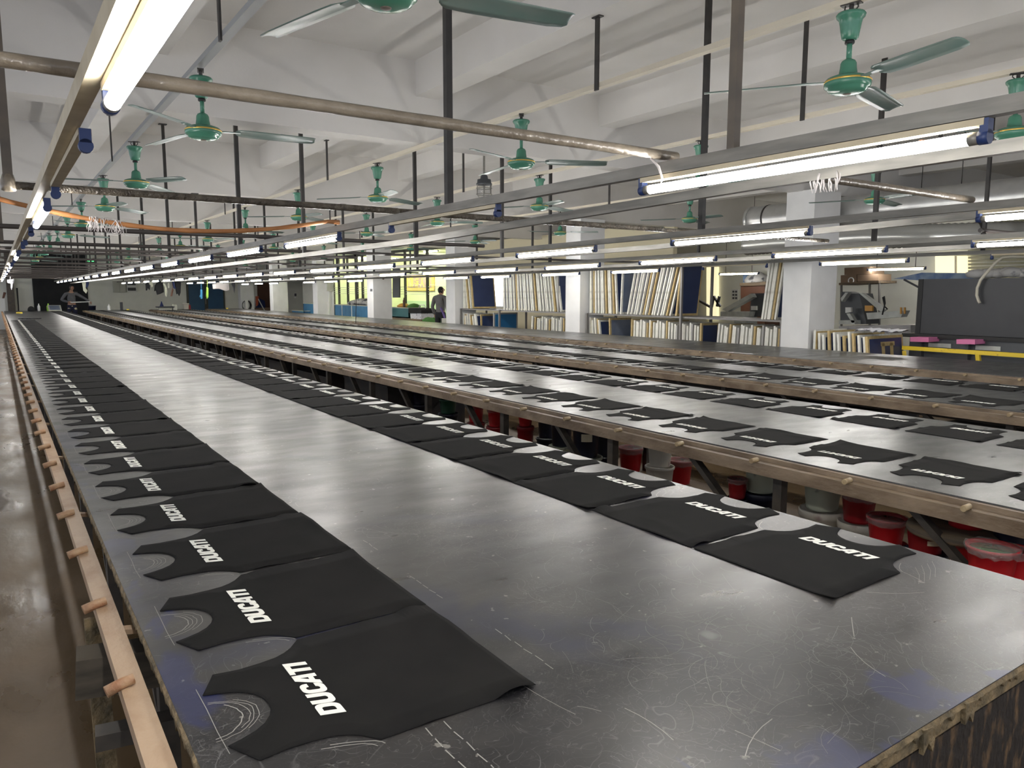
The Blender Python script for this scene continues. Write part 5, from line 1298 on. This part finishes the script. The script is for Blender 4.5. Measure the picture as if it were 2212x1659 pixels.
def hand_mb(mb, wrist, d, up, s, side, curl):
    """palm, four jointed fingers and a thumb; d points along the hand, up is the back of the hand"""
    wrist, d, up = Vector(wrist), Vector(d).normalized(), Vector(up); up = (up - d*up.dot(d)).normalized(); r = d.cross(up)*side
    mb.tube([wrist - d*.01*s, wrist + d*.04*s, wrist + d*.085*s], [.026*s, .036*s, .034*s], 10)
    for k, (o, l) in enumerate(((-.030,.070),(-.010,.080),(.010,.075),(.029,.058))):
        p = wrist + d*.080*s + r*o*s; pts = [p]; dd = d.copy(); 
        for j, f in enumerate((.45,.32,.23)):
            dd = (dd - up*curl*(.55+.25*j)).normalized(); p = p + dd*l*f*s; pts.append(p)
        mb.tube(pts, [.0095*s, .0088*s, .0080*s, .0062*s], 7)
    p = wrist + d*.028*s - r*.030*s; dd = (d*.6 - r*.7 - up*.3*curl).normalized(); q = p + dd*.035*s; dd2 = (d*.9 - r*.15 - up*.4*curl).normalized()
    mb.tube([p, q, q + dd2*.030*s], [.012*s, .0105*s, .008*s], 7)
def person(name_label, loc, yaw, J, shirtmat, trmat, hem, headyaw, headpitch, sleeve_end=.96, tr_end=1.0, rs=1.0):
    """J: joints in local metres (x to the person's left, -y forward, z up)"""
    t = thing('person', name_label, 'person', loc, None, yaw)
    body = MB(); NK = J['neck']; hd = J['head']
    nd = [(J['pelvis'],(.15,.11)), (J['waist'],(.13,.095)), (J['chest'],(.16,.115)), (J['top'],(.09,.08)), (NK,(.054,.054)), (tuple(Vector(NK).lerp(Vector(hd), .55)),(.05,.052))]
    ed = [(0,1),(1,2),(2,3),(3,4),(4,5)]
    for sd in ('l','r'):
        b = len(nd)
        nd += [(J['sh_'+sd],.062), (tuple(Vector(J['sh_'+sd]).lerp(Vector(J['el_'+sd]), .5)),.050), (J['el_'+sd],.042), (tuple(Vector(J['el_'+sd]).lerp(Vector(J['wr_'+sd]), .4)),.038), (J['wr_'+sd],.026)]
        ed += [(3,b),(b,b+1),(b+1,b+2),(b+2,b+3),(b+3,b+4)]
    for sd in ('l','r'):
        b = len(nd)
        nd += [(J['hip_'+sd],.090), (tuple(Vector(J['hip_'+sd]).lerp(Vector(J['kn_'+sd]), .5)),.076), (J['kn_'+sd],.055), (tuple(Vector(J['kn_'+sd]).lerp(Vector(J['an_'+sd]), .35)),.054), (J['an_'+sd],.038), (tuple(Vector(J['an_'+sd])+Vector((0,-.07,-.045))),.036), (tuple(Vector(J['an_'+sd])+Vector((0,-.15,-.055))),.028)]
        ed += [(0,b),(b,b+1),(b+1,b+2),(b+2,b+3),(b+3,b+4),(b+4,b+5),(b+5,b+6)]
    vs, fs = skin(nd, ed); body.add(vs, fs, 0, True)
    T = head_mb(body, hd, 1.0, headyaw, headpitch)
    for sd, sg_ in (('l',1),('r',-1)):
        wr, el = Vector(J['wr_'+sd]), Vector(J['el_'+sd]); hand_mb(body, wr, J.get('hd_'+sd, tuple(wr-el)), J.get('up_'+sd, (sg_,0,0)), 1.0, sg_, J.get('curl', .6))
    body.build('body', MT['skin'], t, local=True)
    hair_mb(T, 0).build('hair', MT['hair'], t, local=True)
    for sx in (-1, 1):
        e = MB(); e.lathe([(.001,-.008),(.007,-.005),(.009,0),(.007,.005),(.001,.008)], 8, (0,0,0)); c0 = T((sx*.030, -.0905, .002))
        e.v = [(a+c0[0], b+c0[1], c_+c0[2]) for a, b, c_ in e.v]; e.build('eye', MT['hair'], t, local=True)
    m_ = MB(); m_.tube([T((-.022,-.094,-.068)), T((0,-.098,-.066)), T((.022,-.094,-.068))], .004, 6); m_.build('mouth', MT['dkred'], t, local=True)
    # sweater: torso and sleeves
    g = .016
    sn = [((J['pelvis'][0],J['pelvis'][1],hem),(.165,.125)), (J['waist'],(.150,.112)), (J['chest'],(.178,.132)), (J['top'],(.112,.098)), (tuple(Vector(NK)-Vector((0,0,.015))),(.064,.064))]
    se = [(0,1),(1,2),(2,3),(3,4)]
    for sd in ('l','r'):
        b = len(sn); el, wr = Vector(J['el_'+sd]), Vector(J['wr_'+sd])
        sn += [(J['sh_'+sd],.080), (tuple(Vector(J['sh_'+sd]).lerp(el, .5)),.066), (J['el_'+sd],.057), (tuple(el.lerp(wr, .5)),.050), (tuple(el.lerp(wr, sleeve_end)),.040)]
        se += [(3,b),(b,b+1),(b+1,b+2),(b+2,b+3),(b+3,b+4)]
    vs, fs = skin(sn, se); MB().add(vs, fs, 0, True).build('shirt', MT[shirtmat], t, local=True)
    tn = [(J['pelvis'],(.160,.122)), ((J['pelvis'][0],J['pelvis'][1],J['pelvis'][2]+.10),(.145,.11))]; te = [(0,1)]
    for sd in ('l','r'):
        b = len(tn); kn, an = Vector(J['kn_'+sd]), Vector(J['an_'+sd])
        tn += [(J['hip_'+sd],.104), (tuple(Vector(J['hip_'+sd]).lerp(kn, .5)),.092), (J['kn_'+sd],.074), (tuple(kn.lerp(an, .5)),.068), (tuple(kn.lerp(an, .93)),.060)]
        te += [(0,b),(b,b+1),(b+1,b+2),(b+2,b+3),(b+3,b+4)]
    vs, fs = skin(tn, te); MB().add(vs, fs, 0, True).build('trousers', MT[trmat], t, local=True)
    for sd in ('l','r'):
        an = Vector(J['an_'+sd]); sh_ = MB()
        sh_.tube([an+Vector((0,.06,-.055)), an+Vector((0,.02,-.045)), an+Vector((0,-.08,-.050)), an+Vector((0,-.165,-.062)), an+Vector((0,-.195,-.068))], [.036,.046,.046,.036,.016], 12)
        zmin = min(p[2] for p in sh_.v); sh_.v = [(a, b, max(c_, 0.0)) for a, b, c_ in sh_.v]
        sh_.build('shoe', MT['rubber'], t, local=True)
    return t
base = dict(pelvis=(0,0,.94), waist=(0,-.01,1.10), chest=(0,0,1.30), top=(0,.005,1.44), neck=(0,.0,1.51), head=(0,-.02,1.655),
    sh_l=(.185,.01,1.42), sh_r=(-.185,.01,1.42), hip_l=(.095,0,.88), hip_r=(-.095,0,.88), kn_l=(.105,-.02,.50), kn_r=(-.105,-.01,.50), an_l=(.11,.01,.085), an_r=(-.11,.02,.085),
    el_l=(.26,.03,1.14), el_r=(-.26,.03,1.14), wr_l=(.27,-.05,.90), wr_r=(-.27,-.05,.90))
J1 = dict(base); J1.update(el_r=(-.36,.03,1.17), wr_r=(-.13,-.20,1.08), hd_r=(.8,-.3,.05), up_r=(0,0,1), el_l=(.42,-.06,1.27), wr_l=(.62,-.22,1.10), hd_l=(.3,-.6,-.35), up_l=(.5,0,.8), head=(.03,-.05,1.66), curl=1.0)
p1 = person('man in grey sweater and navy floral trousers holding a pale strip', (2.68, 37.5, 0), .05, J1, 'greyshirt', 'floral', 1.0, .55, -.18)
p1.scale = (1.05, 1.05, 1.05)
MB().bar((-.08,-.30,1.075), (.62,-.34,1.10), .05, .035).build('held_x', MT['whitep'], None)
o = bpy.data.objects['held_x']; o.name = 'squeegee'; o.location = (2.68, 37.5, 0); o.rotation_euler.z = .05; o.scale = (1.05, 1.05, 1.05)
tag(o, 'long pale squeegee held level by the man in the grey sweater', 'squeegee')
J2 = dict(base); J2.update(head=(0,-.075,1.63), neck=(0,-.01,1.51), el_l=(.27,.02,1.14), wr_l=(.25,-.10,.89), el_r=(-.25,.05,1.13), wr_r=(-.24,-.06,.87))
p2 = person('man in a dark grey shirt seen from behind, looking down, purple cloth at his waist', (11.2, 20.25, 0), 2.15, J2, 'greyshirt2', 'trouser', .86, -.85, -.40)
pc = MB(); vs, fs = skin([((-.07,.135,1.13),(.05,.02)), ((-.13,.125,1.02),(.07,.025)), ((-.17,.10,.90),(.075,.025)), ((-.19,.08,.78),(.06,.02))], [(0,1),(1,2),(2,3)]); pc.add(vs, fs, 0, True)
pc.v = [(a+0.0, b, c_) for a, b, c_ in pc.v]
pc.build('waist_cloth', MT['purple'], p2, local=True)
